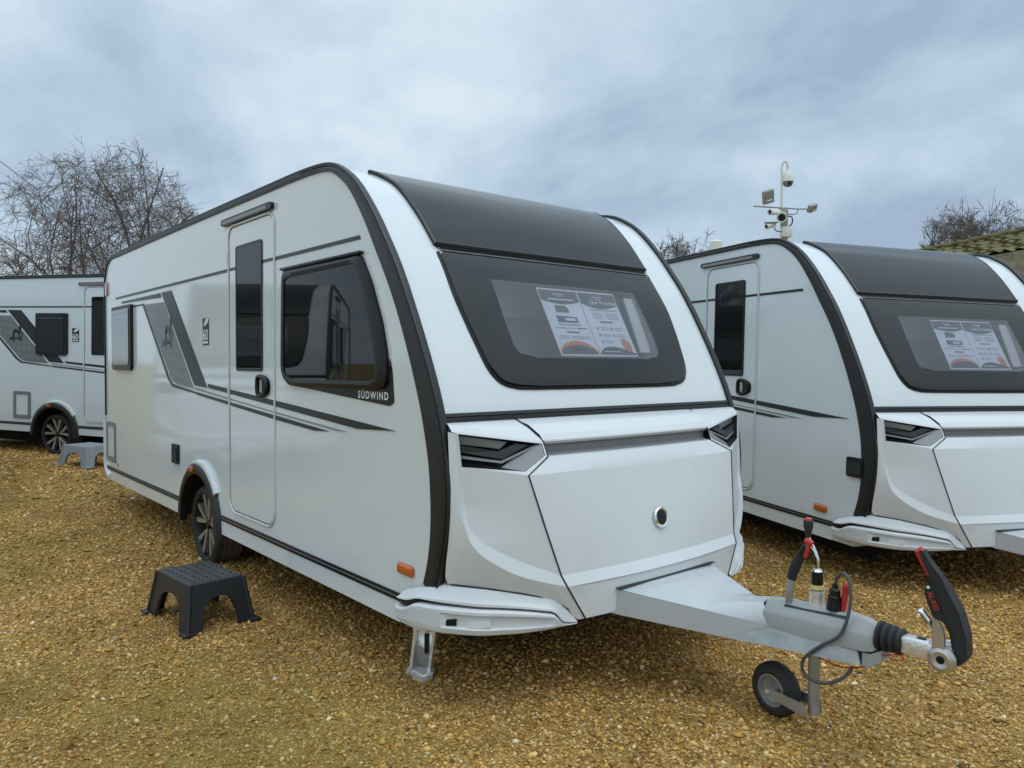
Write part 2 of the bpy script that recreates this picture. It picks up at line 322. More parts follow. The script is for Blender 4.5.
# ------------------------------------------------------------------ ground
def sst(a, b, x):
    t = np.clip((x-a)/(b-a), 0, 1); return t*t*(3-2*t)
def gh(x, y):
    x = np.asarray(x, float); y = np.asarray(y, float)
    h = 0.165*sst(-4.5, -9.2, x)*sst(9, 5, y) - 0.035*sst(2.4, 4.5, y)*sst(-7, -3, x)
    near = np.exp(-((x-0)**2+(y-0)**2)/200.0)
    return h + near*0.008*(np.sin(x*2.1+y*1.3)+np.sin(y*2.7-x*0.9))
def gravel_mat(name, stones):
    m = bpy.data.materials.new(name); m.use_nodes = True; t = m.node_tree; b = t.nodes['Principled BSDF']; b.inputs['Roughness'].default_value = 0.55 if stones else 0.85; b.inputs['Specular IOR Level'].default_value = 0.15
    tc = N(t, 'ShaderNodeTexCoord')
    nb = N(t, 'ShaderNodeTexNoise'); nb.inputs['Scale'].default_value = 0.55; nb.inputs['Detail'].default_value = 5; nb.inputs['Roughness'].default_value = 0.62; L(t, tc.outputs['Object'], nb.inputs[0])
    if stones:
        at = N(t, 'ShaderNodeAttribute'); at.attribute_name = 'stone'; base = at.outputs['Color']
    else:
        v = N(t, 'ShaderNodeTexVoronoi'); v.inputs['Scale'].default_value = 66; L(t, tc.outputs['Object'], v.inputs[0])
        sp = N(t, 'ShaderNodeSeparateColor'); L(t, v.outputs['Color'], sp.inputs[0])
        r = N(t, 'ShaderNodeValToRGB'); e = r.color_ramp; e.interpolation = 'CONSTANT'
        cs = [(0, (0.24, 0.125, 0.034)), (0.2, (0.33, 0.185, 0.054)), (0.42, (0.40, 0.24, 0.070)), (0.62, (0.46, 0.295, 0.092)), (0.8, (0.37, 0.205, 0.057)), (0.9, (0.58, 0.46, 0.24)), (0.97, (0.70, 0.60, 0.40))]
        e.elements[0].position = 0; e.elements[0].color = cs[0][1]+(1,); e.elements[1].position = cs[1][0]; e.elements[1].color = cs[1][1]+(1,)
        for p, c in cs[2:]:
            q = e.elements.new(p); q.color = c+(1,)
        L(t, sp.outputs[0], r.inputs[0])
        dk = N(t, 'ShaderNodeMixRGB', blend_type='MULTIPLY'); dk.inputs[0].default_value = 1.0
        rr = N(t, 'ShaderNodeMapRange'); rr.inputs[1].default_value = 0.2; rr.inputs[2].default_value = 0.75; rr.inputs[3].default_value = 1.0; rr.inputs[4].default_value = 0.62
        L(t, v.outputs['Distance'], rr.inputs[0]); L(t, r.outputs[0], dk.inputs[1]); L(t, rr.outputs[0], dk.inputs[2])
        base = dk.outputs[0]
        bp = N(t, 'ShaderNodeBump'); bp.inputs['Strength'].default_value = 0.9; bp.inputs['Distance'].default_value = 0.012; bp.invert = True
        L(t, v.outputs['Distance'], bp.inputs['Height']); L(t, bp.outputs[0], b.inputs['Normal'])
    # algae and damp fines between the stones, in soft patches
    mr = N(t, 'ShaderNodeMapRange'); mr.interpolation_type = 'SMOOTHSTEP'; mr.inputs[1].default_value = 0.40; mr.inputs[2].default_value = 0.62; mr.inputs[3].default_value = 0.0; mr.inputs[4].default_value = 0.42 if stones else 0.75
    L(t, nb.outputs[0], mr.inputs[0])
    sx = N(t, 'ShaderNodeSeparateXYZ'); L(t, tc.outputs['Object'], sx.inputs[0])
    ex = N(t, 'ShaderNodeMapRange'); ex.interpolation_type = 'SMOOTHSTEP'; ex.inputs[1].default_value = 0.6; ex.inputs[2].default_value = -1.2; ex.inputs[3].default_value = 0.12; ex.inputs[4].default_value = 1.0
    L(t, sx.outputs[1], ex.inputs[0])
    mm = N(t, 'ShaderNodeMath', operation='MULTIPLY'); L(t, mr.outputs[0], mm.inputs[0]); L(t, ex.outputs[0], mm.inputs[1])
    mx = N(t, 'ShaderNodeMixRGB'); mx.inputs[2].default_value = (0.205, 0.165, 0.038, 1); L(t, mm.outputs[0], mx.inputs[0]); L(t, base, mx.inputs[1])
    n2 = N(t, 'ShaderNodeTexNoise'); n2.inputs['Scale'].default_value = 1.7; n2.inputs['Detail'].default_value = 6; L(t, tc.outputs['Object'], n2.inputs[0])
    m2 = N(t, 'ShaderNodeMapRange'); m2.inputs[1].default_value = 0.3; m2.inputs[2].default_value = 0.7; m2.inputs[3].default_value = 0.86; m2.inputs[4].default_value = 1.22; L(t, n2.outputs[0], m2.inputs[0])
    fx = N(t, 'ShaderNodeMixRGB', blend_type='MULTIPLY'); fx.inputs[0].default_value = 1.0; L(t, mx.outputs[0], fx.inputs[1]); L(t, m2.outputs[0], fx.inputs[2])
    L(t, fx.outputs[0], b.inputs['Base Color'])
    return m
def make_ground():
    def axis(a, b, c, d, st):
        return np.concatenate([np.array([-900, -300, -120, -60, a-14, a-6]), np.arange(a, b, st), np.array([b+4, b+12, 60, 120, 300, 900])])
    xs = axis(-16, 8, 0, 0, 0.3); ys = axis(-8, 14, 0, 0, 0.3)
    X, Y = np.meshgrid(xs, ys); Z = gh(X, Y)
    nx, ny = len(xs), len(ys); vs = np.stack([X.ravel(), Y.ravel(), Z.ravel()], 1)
    fs = [(j*nx+i, j*nx+i+1, (j+1)*nx+i+1, (j+1)*nx+i) for j in range(ny-1) for i in range(nx-1)]
    me = bpy.data.meshes.new('gravel_ground'); me.from_pydata(vs.tolist(), [], fs); me.materials.append(gravel_mat('gravel_bed', False)); me.shade_smooth()
    o = bpy.data.objects.new('gravel_ground', me); COL.objects.link(o); tag(o, 'compacted golden gravel yard with mossy green patches', 'ground', kind='structure')
def make_stones():
    rng = np.random.default_rng(5)
    C = np.array(CAM[:3]); Fh = np.array(Fv[:2]); Fh /= np.linalg.norm(Fh); Rh = np.array([Fh[1], -Fh[0]])
    P = []; Rr = []
    for d0, d1, den, r0 in ((1.7, 3.4, 4300, 0.0064), (3.4, 5.2, 2900, 0.0074), (5.2, 8.0, 1350, 0.0098), (8.0, 13.0, 470, 0.015)):
        area = 0.5*1.62*(d1*d1-d0*d0); n = int(area*den)
        d = np.sqrt(rng.uniform(d0*d0, d1*d1, n)); l = rng.uniform(-0.81, 0.81, n)*d
        P.append(C[:2]+d[:, None]*Fh+l[:, None]*Rh); Rr.append(r0*np.exp(rng.normal(0, 0.38, n)))
    P = np.concatenate(P); r = np.clip(np.concatenate(Rr), 0.004, 0.03)
    # keep under-chassis areas sparser
    n = len(P)
    oc = np.array([[1, 0, 0], [-1, 0, 0], [0, 1, 0], [0, -1, 0], [0, 0, 1], [0, 0, -1.]])
    V = oc[None]*rng.uniform(0.75, 1.25, (n, 6, 1))
    V = V*np.stack([rng.uniform(0.9, 1.6, n), rng.uniform(0.75, 1.1, n), rng.uniform(0.45, 0.75, n)], 1)[:, None, :]
    a = rng.uniform(0, 2*np.pi, n); ti = rng.normal(0, 0.3, n); tj = rng.normal(0, 0.3, n)
    V = V + np.stack([np.zeros((n, 6)), np.zeros((n, 6)), V[:, :, 0]*ti[:, None]+V[:, :, 1]*tj[:, None]], 2)
    c, s = np.cos(a)[:, None], np.sin(a)[:, None]
    V = np.stack([c*V[:, :, 0]-s*V[:, :, 1], s*V[:, :, 0]+c*V[:, :, 1], V[:, :, 2]], 2)*r[:, None, None]
    z = gh(P[:, 0], P[:, 1])+r*rng.uniform(-0.1, 0.35, n)
    V += np.concatenate([P, z[:, None]], 1)[:, None, :]
    tri = np.array([[0, 2, 4], [2, 1, 4], [1, 3, 4], [3, 0, 4], [2, 0, 5], [1, 2, 5], [3, 1, 5], [0, 3, 5]])
    Fc = (tri[None]+6*np.arange(n)[:, None, None]).reshape(-1)
    me = bpy.data.meshes.new('gravel_stones'); me.vertices.add(n*6); me.vertices.foreach_set('co', V.reshape(-1).astype(np.float32))
    nf = n*8; me.loops.add(nf*3); me.loops.foreach_set('vertex_index', Fc.astype(np.int32)); me.polygons.add(nf)
    me.polygons.foreach_set('loop_start', np.arange(0, nf*3, 3, dtype=np.int32)); me.update(calc_edges=True)
    pal = np.array([(0.47, 0.285, 0.082), (0.37, 0.21, 0.058), (0.53, 0.345, 0.12), (0.24, 0.13, 0.036), (0.62, 0.46, 0.21), (0.13, 0.075, 0.03), (0.72, 0.61, 0.40), (0.42, 0.23, 0.07), (0.34, 0.24, 0.09)])
    k = rng.choice(len(pal), n, p=[.28, .22, .22, .09, .08, .02, .02, .05, .02])
    cc = pal[k]*np.array([1.10, 1.04, 0.98])*rng.uniform(0.78, 1.22, (n, 1)); cc = np.concatenate([np.clip(cc, 0, 1), np.ones((n, 1))], 1)
    at = me.color_attributes.new('stone', 'FLOAT_COLOR', 'POINT'); at.data.foreach_set('color', np.repeat(cc, 6, 0).astype(np.float32).reshape(-1))
    me.materials.append(gravel_mat('loose_stone', True)); me.shade_smooth()
    o = bpy.data.objects.new('gravel', me); COL.objects.link(o); tag(o, 'loose golden and brown pea gravel covering the yard', 'gravel', kind='stuff')
make_ground(); make_stones()

# ------------------------------------------------------------------ caravan geometry (shared measurements, metres)
W = 2.2136
PATH0 = [(-5.90, 0.30), (-5.90, 1.3), (-5.90, 2.28), (-5.865, 2.46), (-5.75, 2.575), (-5.5, 2.617), (-4.6, 2.628), (-3.0, 2.634), (-1.6, 2.634), (-1.05, 2.631),
         (-.749, 2.608), (-.58, 2.543), (-.452, 2.458), (-.301, 2.308), (-.176, 2.154), (-.04, 1.964), (.131, 1.663), (.252, 1.416), (.314, 1.243), (.352, 1.071), (.361, .898), (.339, .741), (.301, .601), (.25, .46), (.19, .30)]
PATH = catmull(PATH0, 5)
PS = [0.0]
for a, b in zip(PATH[:-1], PATH[1:]): PS.append(PS[-1]+float(np.linalg.norm(b-a)))
PA = np.array(PATH); PS = np.array(PS)
def p_at(s): return np.array([np.interp(s, PS, PA[:, 0]), np.interp(s, PS, PA[:, 1])])
def n_at(s):
    d = p_at(s+0.02)-p_at(s-0.02); d /= np.linalg.norm(d); return np.array([-d[1], d[0]])
i0_ = int(np.argmax(PA[:, 1])); ZF = PA[i0_:, 1][::-1]; SF = PS[i0_:][::-1]
def s_z(z): return float(np.interp(z, ZF, SF))
def surf(y, s, off=0.0):
    p = p_at(s)+n_at(s)*off; return Vector((p[0], y, p[1]))
INSET = 0.014                                        # skin of nose and roof lies below the edge trim
SIDE = lambda a, b, t: Vector((a, -t, b))            # side wall mapping: t = how far it stands proud of the wall
WINO = [(0.297, 2.110), (0.292, 1.905), (0.306, 1.762), (0.327, 1.64), (0.352, 1.53), (0.39, 1.470), (0.425, 1.448), (0.477, 1.434), (0.64, 1.424)]
PANE = [(0.55, 1.972), (0.545, 1.856), (0.54, 1.735), (0.543, 1.640), (0.555, 1.598), (0.590, 1.573), (0.68, 1.565)]
SKYO = [(0.215, 2.598), (0.235, 2.575), (0.258, 2.52), (0.268, 2.46), (0.280, 2.32), (0.292, 2.142)]
def mirror_out(half): return [(y, s_z(z)) for y, z in half]+[(W-y, s_z(z)) for y, z in half[::-1]]
def ray_poly(poly, c, ang, k):
    d = (math.cos(ang), math.sin(ang)*k); best = 0
    for (a, b) in zip(poly, poly[1:]+poly[:1]):
        ex, ey = b[0]-a[0], b[1]-a[1]; den = d[0]*ey-d[1]*ex
        if abs(den) < 1e-12: continue
        t = ((a[0]-c[0])*ey-(a[1]-c[1])*ex)/den; u = ((a[0]-c[0])*d[1]-(a[1]-c[1])*d[0])/den
        if t > 0 and -1e-6 <= u <= 1+1e-6: best = max(best, t)
    return (c[0]+d[0]*best, c[1]+d[1]*best)
def loops_by_angle(outer, inner, n=128):
    c = (W/2, sum(p[1] for p in inner)/len(inner)); k = 0.5
    A = [2*math.pi*i/n for i in range(n)]
    return [ray_poly(outer, c, a, k) for a in A], [ray_poly(inner, c, a, k) for a in A]
def panel(poly, off, rows=28, cols=14, edge=None):
    ss = [p[1] for p in poly]; s0, s1 = min(ss)+1e-4, max(ss)-1e-4; mb = MB(); G = []
    for i in range(rows+1):
        s = s0+(s1-s0)*i/rows; ys = []
        for a, b in zip(poly, poly[1:]+poly[:1]):
            if (a[1]-s)*(b[1]-s) <= 0 and abs(a[1]-b[1]) > 1e-9: ys.append(a[0]+(b[0]-a[0])*(s-a[1])/(b[1]-a[1]))
        y0, y1 = min(ys), max(ys)
        G.append([(y0+(y1-y0)*k/cols, s) for k in range(cols+1)])
    mb.grid([[surf(y, s, off) for y, s in r] for r in G])
    if edge is not None:
        bd = G[0]+[r[-1] for r in G[1:]]+G[-1][-2::-1]+[r[0] for r in G[-2:0:-1]]
        bd = bd+[bd[0]]
        c = (W/2, (s0+s1)/2)
        out = [(y+(0.006 if y > c[0] else -0.006), s) for y, s in bd]
        mb.grid([[surf(y, s, off) for y, s in bd], [surf(y, s, (off+edge)/2+0.004) for y, s in out], [surf(y, s, edge) for y, s in out]])
    return mb
def both(fn):
    for mir in (False, True):
        yy = (lambda p: Vector((p[0], W-p[1], p[2]))) if mir else (lambda p: Vector(p))
        fn(yy)

# pieces of the nose moulding
A_, TIP, NC, ND, ND2, NE = (.452, .471, 1.173), (.478, .475, 1.105), (.514, .325, 1.036), (.612, .436, .588), (.637, .450, .540), (.653, .549, .382)
BOWS = dict(a=.018, t=.03, c=.036, d=.046, e=.042)

def bumper_rows():
    S = [(.0, -.028, .450, .446, .416, .363), (.03, -.031, .470, .452, .416, .358), (.06, -.033, .484, .452, .417, .354), (.11, -.033, .500, .456, .424, .351), (.155, -.031, .514, .468, .446, .350), (.2, -.027, .524, .484, .466, .350), (.27, -.006, .545, .486, .471, .348),
         (.33, .03, .556, .483, .471, .346), (.42, .12, .547, .472, .463, .341), (.47, .20, .532, .464, .456, .341), (.52, .28, .514, .455, .447, .344), (.562, .36, .494, .441, .433, .351), (.586, .408, .482, .428, .420, .357), (.606, .450, .452, .380, .374, .362), (.635, .512, .376, .370, .368, .364)]
    return catmull(S, 3)

def caravan(name, label, loc, rot, cfg):
    global OFF
    OFF = Vector((2.9, -W/2, 0))
    T = thing(name, label, 'caravan', loc, rot, 'white touring caravans on the gravel')
    B = lambda mb, nm, mat, par=None, **k: mb.build(nm, mat, par or T, **k)
    # ---- body shell
    mb = MB(); P = [tuple(float(c) for c in p_at(q)-n_at(q)*INSET) for q in PS]
    n = len(P)
    ys = [0.0, W]
    mb.add([(a, y, b) for y in ys for a, b in P], [tuple(range(n)), tuple(range(2*n-1, n-1, -1))]+[(i, n+i, n+(i+1) % n, (i+1) % n) for i in range(n)])
    body = mb.build('body', [M['white'], M['interior'], M['under']], T, angle=25)
    cutters = []
    def cutter(mbx, mi):
        o = mbx.build('cutter', [M['white'], M['interior'], M['under']], T, angle=None)
        for p in o.data.polygons: p.material_index = mi
        cutters.append(o)
    c = MB(); c.plate([(y, s) for y, s in mirror_out(PANE)], lambda y, s, t: surf(y, s, -.004)+Vector((.10, 0, -.004)) if t > 0 else surf(y, s, -.004)+Vector((-.42, 0, 0)), 1, 0); cutter(c, 1)
    # wheel arch pockets
    for y0, y1 in ((-.05, .34), (W-.34, W+.05)):
        arc = [(-2.91+.43*math.cos(R_(a)), .29+.43*math.sin(R_(a))) for a in range(-14, 195, 8)]
        arc = [(-2.91+.43, .2)]+arc+[(-2.91-.43, .2)]
        c = MB(); c.plate(arc, lambda a, b, t: Vector((a, t, b)), y0, y1); cutter(c, 2)
    dx = cfg['door_shift']
    DW = (-2.118+dx, -1.667+dx, 1.478, 2.318)
    c = MB(); c.plate(rrect(DW[0]+.012, DW[1]-.012, DW[2]+.012, DW[3]-.012, .02), lambda a, b, t: Vector((a, t, b)), -.05, .40); cutter(c, 1)
    FG = [(-1.29, 2.035), (-.440, 2.043), (-.375, 1.965), (-.29, 1.76), (-.232, 1.587), (-.212, 1.47), (-.25, 1.447), (-1.19, 1.435), (-1.285, 1.463), (-1.305, 1.50)]
    if cfg['side_window']:
        c = MB(); c.plate(FG, lambda a, b, t: Vector((a, t, b)), -.05, .46); cutter(c, 1)
    for o in cutters:
        md = body.modifiers.new('b', 'BOOLEAN'); md.operation = 'DIFFERENCE'; md.solver = 'EXACT'; md.object = o
    bpy.context.view_layer.update()
    dg = bpy.context.evaluated_depsgraph_get()
    nm = bpy.data.meshes.new_from_object(body.evaluated_get(dg)); body.modifiers.clear(); old = body.data; body.data = nm; bpy.data.meshes.remove(old)
    nm.name = 'body'; nm.shade_smooth(); nm.set_sharp_from_angle(angle=R_(25))
    for o in cutters: bpy.data.objects.remove(o)
    # ---- edge trim, one each side
    s_start = float(np.interp(0.92, PA[:, 1][:10], PS[:10])); s_end = s_z(0.50)
    def trimmesh(yy):
        S = np.concatenate([np.linspace(s_start, s_end, 150)]); rows = []
        for s in S:
            p = p_at(s); f = sst(s_z(2.55)-0.3, s_z(2.0), s); r_ = sst(s_start+1.6, s_start+2.2, s)
            w = 0.012+0.026*r_+0.064*f+0.030*sst(s_z(1.9), s_z(1.2), s)-0.034*sst(s_z(1.0), s_z(.55), s); g = 0.010-0.005*f; fy = 0.012+0.010*r_+0.004*f
            sec = [(-w, .002), (-w, -.011), (-w*.5, -.015), (-.020-.3*g, -.015), (-.012, -.008), (-.005, -.009), (g*.7, -.012), (g, -.004), (g, fy*.7), (g*.6, fy), (-.03, fy)]
            nn = n_at(s); rows.append([yy((p[0]+nn[0]*o, y, p[1]+nn[1]*o)) for o, y in sec])
        m = MB().grid(rows); m.add(rows[0], [tuple(range(len(rows[0])))]); m.add(rows[-1], [tuple(range(len(rows[0])))])
        B(m, 'edge_trim', M['trim'], angle=40)
        # thin dark groove along the trim
        m = MB(); pts = []
        for s in np.linspace(s_z(2.60)-.4, s_end, 60):
            nn = n_at(s); p = p_at(s)+nn*(-.009); pts.append(yy((p[0], -.0095, p[1])))
        m.tube(pts, .0035, 5); B(m, 'trim_groove', M['black'])
    both(trimmesh)
    # ---- skirt: dark strip and white valance, broken at the arch
    AX, AZ = -2.91, .29
    for y, sg in ((0.0, 1), (W, -1)):
        mp = lambda a, b, t, y=y, sg=sg: Vector((a, y-sg*t, b))
        for x0, x1 in ((-5.9, AX-.475), (AX+.475, -.03)):
            m = MB(); m.plate(rrect(x0, x1, .404, .440, .004, 2), mp, -.004, .010); B(m, 'skirt_strip', M['black'])
            m = MB(); m.plate(rrect(x0, x1, .422, .4265, .001, 1), mp, .0085, .0115); B(m, 'strip_highlight', M['lid_grey'])
            m = MB(); m.plate(rrect(x0, x1, .303, .404, .01, 3), mp, -.002, .004); B(m, 'skirt', M['white'])
    # rear corner cap
    both(lambda yy: B(MB().tube([yy((-5.905, .0, .97)), yy((-5.91, .0, .60)), yy((-5.90, .0, .44)), yy((-5.82, .0, .37)), yy((-5.70, .0, .345))], .028, 8, smooth=5), 'corner_cap', M['gel']))
    # ---- wheel arch trim, wheels
    def arch(yy):
        m = MB(); rows = []
        for a in np.linspace(-4, 184, 44):
            ca, sa = math.cos(R_(a)), math.sin(R_(a))
            sec = [(.40, .03), (.392, -.028), (.405, -.036), (.45, -.030), (.478, -.014), (.484, .002)]
            rows.append([yy((AX+r*ca*(1.0), y, AZ+r*sa)) for r, y in sec])
        m.grid(rows); ar = B(m, 'wheel_arch', M['trim'], angle=50)
        m = MB(); rows = []
        for a in np.linspace(36, 104, 22):
            ca, sa = math.cos(R_(a)), math.sin(R_(a)); q = min(1, (104-a)/26)
            rows.append([yy((AX+r*ca, y, AZ+r*sa)) for r, y in ((.466, -.026), (.470+.022*q, -.034), (.486+.026*q, -.026), (.490+.026*q, .002))])
        m.grid(rows); m.add(rows[0], [(0, 1, 2, 3)]); m.build('arch_lip', M['gel'], ar, angle=60)
        m = MB(); m.box(yy((AX-.075, -.040, AZ+.425)), (.075, .016, .042), bev=.006); m.build('marker_light', M['orange'], ar)
    both(arch)
    def wheel(yy):
        ax = Vector(yy((0, -1, 0)))-Vector(yy((0, 0, 0))); c0 = yy((AX-.02, .14, AZ-.012))
        e = bpy.data.objects.new('wheel', None)
        prof = [(.240, .096), (.256, .108), (.280, .106), (.300, .088), (.308, .055)]
        m = MB(); m.lathe(prof, c0, ax, 48); m.lathe([(.306, -.095), (.30, -.115), (.25, -.115)], c0, ax, 48); ty = m.build('wheel', M['rubber'], T, angle=40)
        m = MB(); zz = [.055, .034, .0335, .028, .0275, -.012, -.0125, -.018, -.0185, -.055, -.0555, -.061, -.0615, -.095]
        m.lathe([(.306 if i not in (3, 4, 7, 8, 11, 12) else .298, h) for i, h in enumerate(zz)], c0, ax, 48)
        for k in range(40):
            th = 2*math.pi*k/40; u = Vector((math.cos(th), 0, math.sin(th)))
        m.build('tread', M['tread'], ty, angle=30)
        m = MB(); m.lathe([(.250, .078), (.251, .092), (.243, .095), (.236, .078), (.225, .01), (.0, .0)], c0, ax, 48); m.build('rim', M['black'], ty)
        m = MB()
        ux = Vector((1, 0, 0)); uz = Vector((0, 0, 1))
        for k in range(5):
            for sgn in (-1, 1):
                th = 2*math.pi*k/5+R_(90)+sgn*R_(15.5)
                d = ux*math.cos(th)+uz*math.sin(th); t_ = ux*-math.sin(th)+uz*math.cos(th)
                r0, r1 = .035, .243; w0, w1 = .009, .024
                q = -sgn*R_(4); sh = t_*(-sgn*.014)
                pts = [c0+d*r0+t_*w0+sh+ax*.070, c0+d*r0-t_*w0+sh+ax*.070, c0+d*r1-t_*w1*(.75 if sgn > 0 else 1)+ax*.086, c0+d*r1+t_*w1*(1 if sgn > 0 else .75)+ax*.086]
                pts2 = [p-ax*.05 for p in pts]
                m.add(pts+pts2, [(0, 1, 2, 3), (7, 6, 5, 4), (0, 4, 5, 1), (1, 5, 6, 2), (2, 6, 7, 3), (3, 7, 4, 0)])
        m.build('spokes', M['silver'], ty, angle=20)
        m = MB(); m.lathe([(.0, .082), (.030, .082), (.037, .072), (.037, .04)], c0, ax, 20); m.build('hub_cap', M['black'], ty)
    both(wheel)
    m = MB(); m.tube([(AX, .2, AZ-.04), (AX, W-.2, AZ-.04)], .06, 10); B(m, 'axle', M['under'])
    B(MB().box((AX+.2, W/2, .30), (5.6, 1.3, .18)), 'chassis', M['under'])  # chassis box, hung low to keep light out from beneath
    for y in (.48, W-.48): B(MB().box((AX+.08, y, .24), (5.45, .05, .30)), 'chassis_rail_blocker', M['under'])  # chassis rails, added and made deep to block light under the body
    for x in (-5.5, -4.2, -1.4, -.25): B(MB().box((x, W/2, .25), (.06, 1.25, .26)), 'cross_member_blocker', M['under'])  # cross-members, added to darken the ground underneath by blocking light
    # ---- entrance door
    D = (-2.262+dx, -1.486+dx, .50, 2.466)
    dr = MB().plate(rrect(D[0]+.008, D[1]-.008, D[2]+.008, D[3]-.008, [.12, .12, .075, .075]), SIDE, .0, .0005)
    # ring-shaped skin so that the window opening stays open
    outer = rrect(D[0]+.008, D[1]-.008, D[2]+.008, D[3]-.008, [.10, .11, .08, .08], 10); inner = rrect(DW[0]+.01, DW[1]-.01, DW[2]+.01, DW[3]-.01, .02, 10)
    dm = MB(); no = len(outer)
    dm.grid([[SIDE(a, b, .0035) for a, b in outer+outer[:1]], [SIDE(a, b, .0035) for a, b in inner+inner[:1]]])
    dm.grid([[SIDE(a, b, .0035) for a, b in outer+outer[:1]], [SIDE(a, b, -.001) for a, b in outer+outer[:1]]])
    door = B(dm, 'door', M['white'], angle=30)
    ring = rrect(D[0], D[1], D[2], D[3], [.11, .12, .09, .09], 8); ring += ring[:1]
    MB().tube([SIDE(a, b, .004) for a, b in ring], .0075, 6, cap=False).build('door_frame', M['gel'], door)
    r2 = rrect(D[0]+.012, D[1]-.012, D[2]+.012, D[3]-.012, [.10, .11, .08, .08], 8); r2 += r2[:1]
    MB().tube([SIDE(a, b, .0025) for a, b in r2], .0035, 5, cap=False).build('door_seal', M['seam'], door)
    m = MB().plate(rrect(DW[0], DW[1], DW[2], DW[3], .025), SIDE, .006, .0095); dwn = m.build('door_window', M['dpane'], door)
    m = MB(); rr = rrect(DW[0], DW[1], DW[2], DW[3], .025); ri = rrect(DW[0]+.014, DW[1]-.014, DW[2]+.014, DW[3]-.014, .02)
    m.grid([[SIDE(a, b, .004) for a, b in rr+rr[:1]], [SIDE(a, b, .011) for a, b in rr+rr[:1]], [SIDE(a, b, .011) for a, b in ri+ri[:1]], [SIDE(a, b, .004) for a, b in ri+ri[:1]]]); m.build('window_seal', M['black'], dwn)
    m = MB(); m.box((DW[0]+.13, .30, 1.85), (.10, .06, .9)); m.box((DW[1]-.11, .22, 1.72), (.06, .05, .5), bev=.01); m.build('interior_panel', M['interior'], dwn)
    hx0, hx1, hz0, hz1 = -1.741+dx, -1.553+dx, 1.312, 1.457
    dsh = round_poly([(hx0, hz0), (hx0, hz1), (hx0+.10, hz1), (hx1, hz1-.035), (hx1, hz0+.035), (hx0+.10, hz0)], .05)
    m = MB().plate(dsh, SIDE, .003, .012); hd = m.build('door_handle', M['black'], door)
    ring = [SIDE((a-(hx0+hx1)/2)*.82+(hx0+hx1)/2, (b-1.385)*.85+1.385, .022) for a, b in dsh]; ring += ring[:1]
    MB().tube(ring, .013, 8, cap=False).build('handle_grip', M['black'], hd)
    m = MB(); m.plate(rrect(hx0+.045, hx0+.085, hz0+.03, hz1-.03, .01), SIDE, .010, .018); m.build('handle_lever', M['silver'], hd)
    for zh in (.75, 1.34, 2.25):
        MB().tube([SIDE(D[0]-.004, zh-.035, .010), SIDE(D[0]-.004, zh+.035, .010)], .008, 8).build('hinge', M['gel'], door)
    # awning light above the door
    m = MB().plate(rrect(-2.352+dx, -1.49+dx, 2.480, 2.524, .021), SIDE, -.002, .026); al = B(m, 'awning_light', M['trim'])
    m = MB().plate(rrect(-2.32+dx, -1.56+dx, 2.489, 2.511, .010), SIDE, .024, .0275); m.build('lens', M['lampw'], al)
    # ---- decals
    def decal(nm, poly, mat, t=.0045): return B(MB().plate(poly, SIDE, .0, t), nm, mat)
    xs = cfg['pin']
    dl, drr = D[0]-.01, D[1]+.01
    for a, b in ((xs[0], dl), (drr, xs[1])):
        if b > a: decal('pinstripe', [(a, 2.164), (b, 2.164), (b-.008 if b == xs[1] else b, 2.184), (a+.006, 2.184)], M['decal'])
    for a, b in ((D[0]+.012, DW[0]-.002), (DW[1]+.002, D[1]-.012)):
        MB().plate([(a, 2.164), (b, 2.164), (b, 2.184), (a, 2.184)], SIDE, .003, .0055).build('door_stripe', M['decal'], door)
    sx = cfg['swoosh_shift']
    def clipx(poly, x0, x1):
        def cl(p, lim, keep):
            out = []
            for a, b in zip(p, p[1:]+p[:1]):
                ia, ib = keep(a[0]), keep(b[0])
                if ia: out.append(a)
                if ia != ib:
                    t = (lim-a[0])/(b[0]-a[0]); out.append((lim, a[1]+(b[1]-a[1])*t))
            return out
        p = cl(poly, x0, lambda x: x >= x0)
        return cl(p, x1, lambda x: x <= x1) if p else p
    SW = [([(-2.712, 1.376), (-1.474, 1.300), (-.69, 1.251), (-.078, 1.211), (-.443, 1.196), (-1.475, 1.264), (-2.69, 1.346)], 'decal'),
          ([(-2.978, 1.338), (-1.526, 1.233), (-.575, 1.174), (-.67, 1.171), (-1.475, 1.222), (-2.978, 1.325)], 'greydecal'),
          ([(-2.96, 1.306), (-1.475, 1.208), (-.762, 1.161), (-.938, 1.152), (-1.475, 1.182), (-2.95, 1.286)], 'decal')]
    for poly, mt in SW:
        poly = [(a+sx, b) for a, b in poly]
        for x0, x1, dd in ((-9, D[0]-.008, 0), (D[0]+.013, D[1]-.013, 1), (D[1]+.010, 9, 0)):
            q = clipx(poly, x0, x1)
            if len(q) >= 3:
                if dd: MB().plate(q, SIDE, .003, .0055).build('door_stripe', M[mt], door)
                else: decal('swoosh_stripe', q, M[mt])
    if cfg['graphic']:
        decal('graphic_panel', [(-4.385, 2.054), (-3.802, 2.043), (-3.036, 1.336), (-3.438, 1.356), (-3.55, 1.372), (-3.62, 1.412)], M['graphic'])
        decal('graphic_band', [(-3.863, 2.128), (-3.585, 2.126), (-2.727, 1.346), (-3.015, 1.358)], M['decal'])
        decal('graphic_band', [(-5.206, 2.112), (-5.19, 2.129), (-3.905, 2.126), (-3.868, 2.086)], M['decal'])
        decal('graphic_edge', [(-4.766, 2.066), (-4.42, 2.066), (-3.655, 1.405), (-3.56, 1.355), (-2.975, 1.305), (-2.975, 1.291), (-3.58, 1.335), (-3.69, 1.39), (-4.45, 2.052), (-4.766, 2.052)], M['decal'])
        # bird emblem
        em = MB()
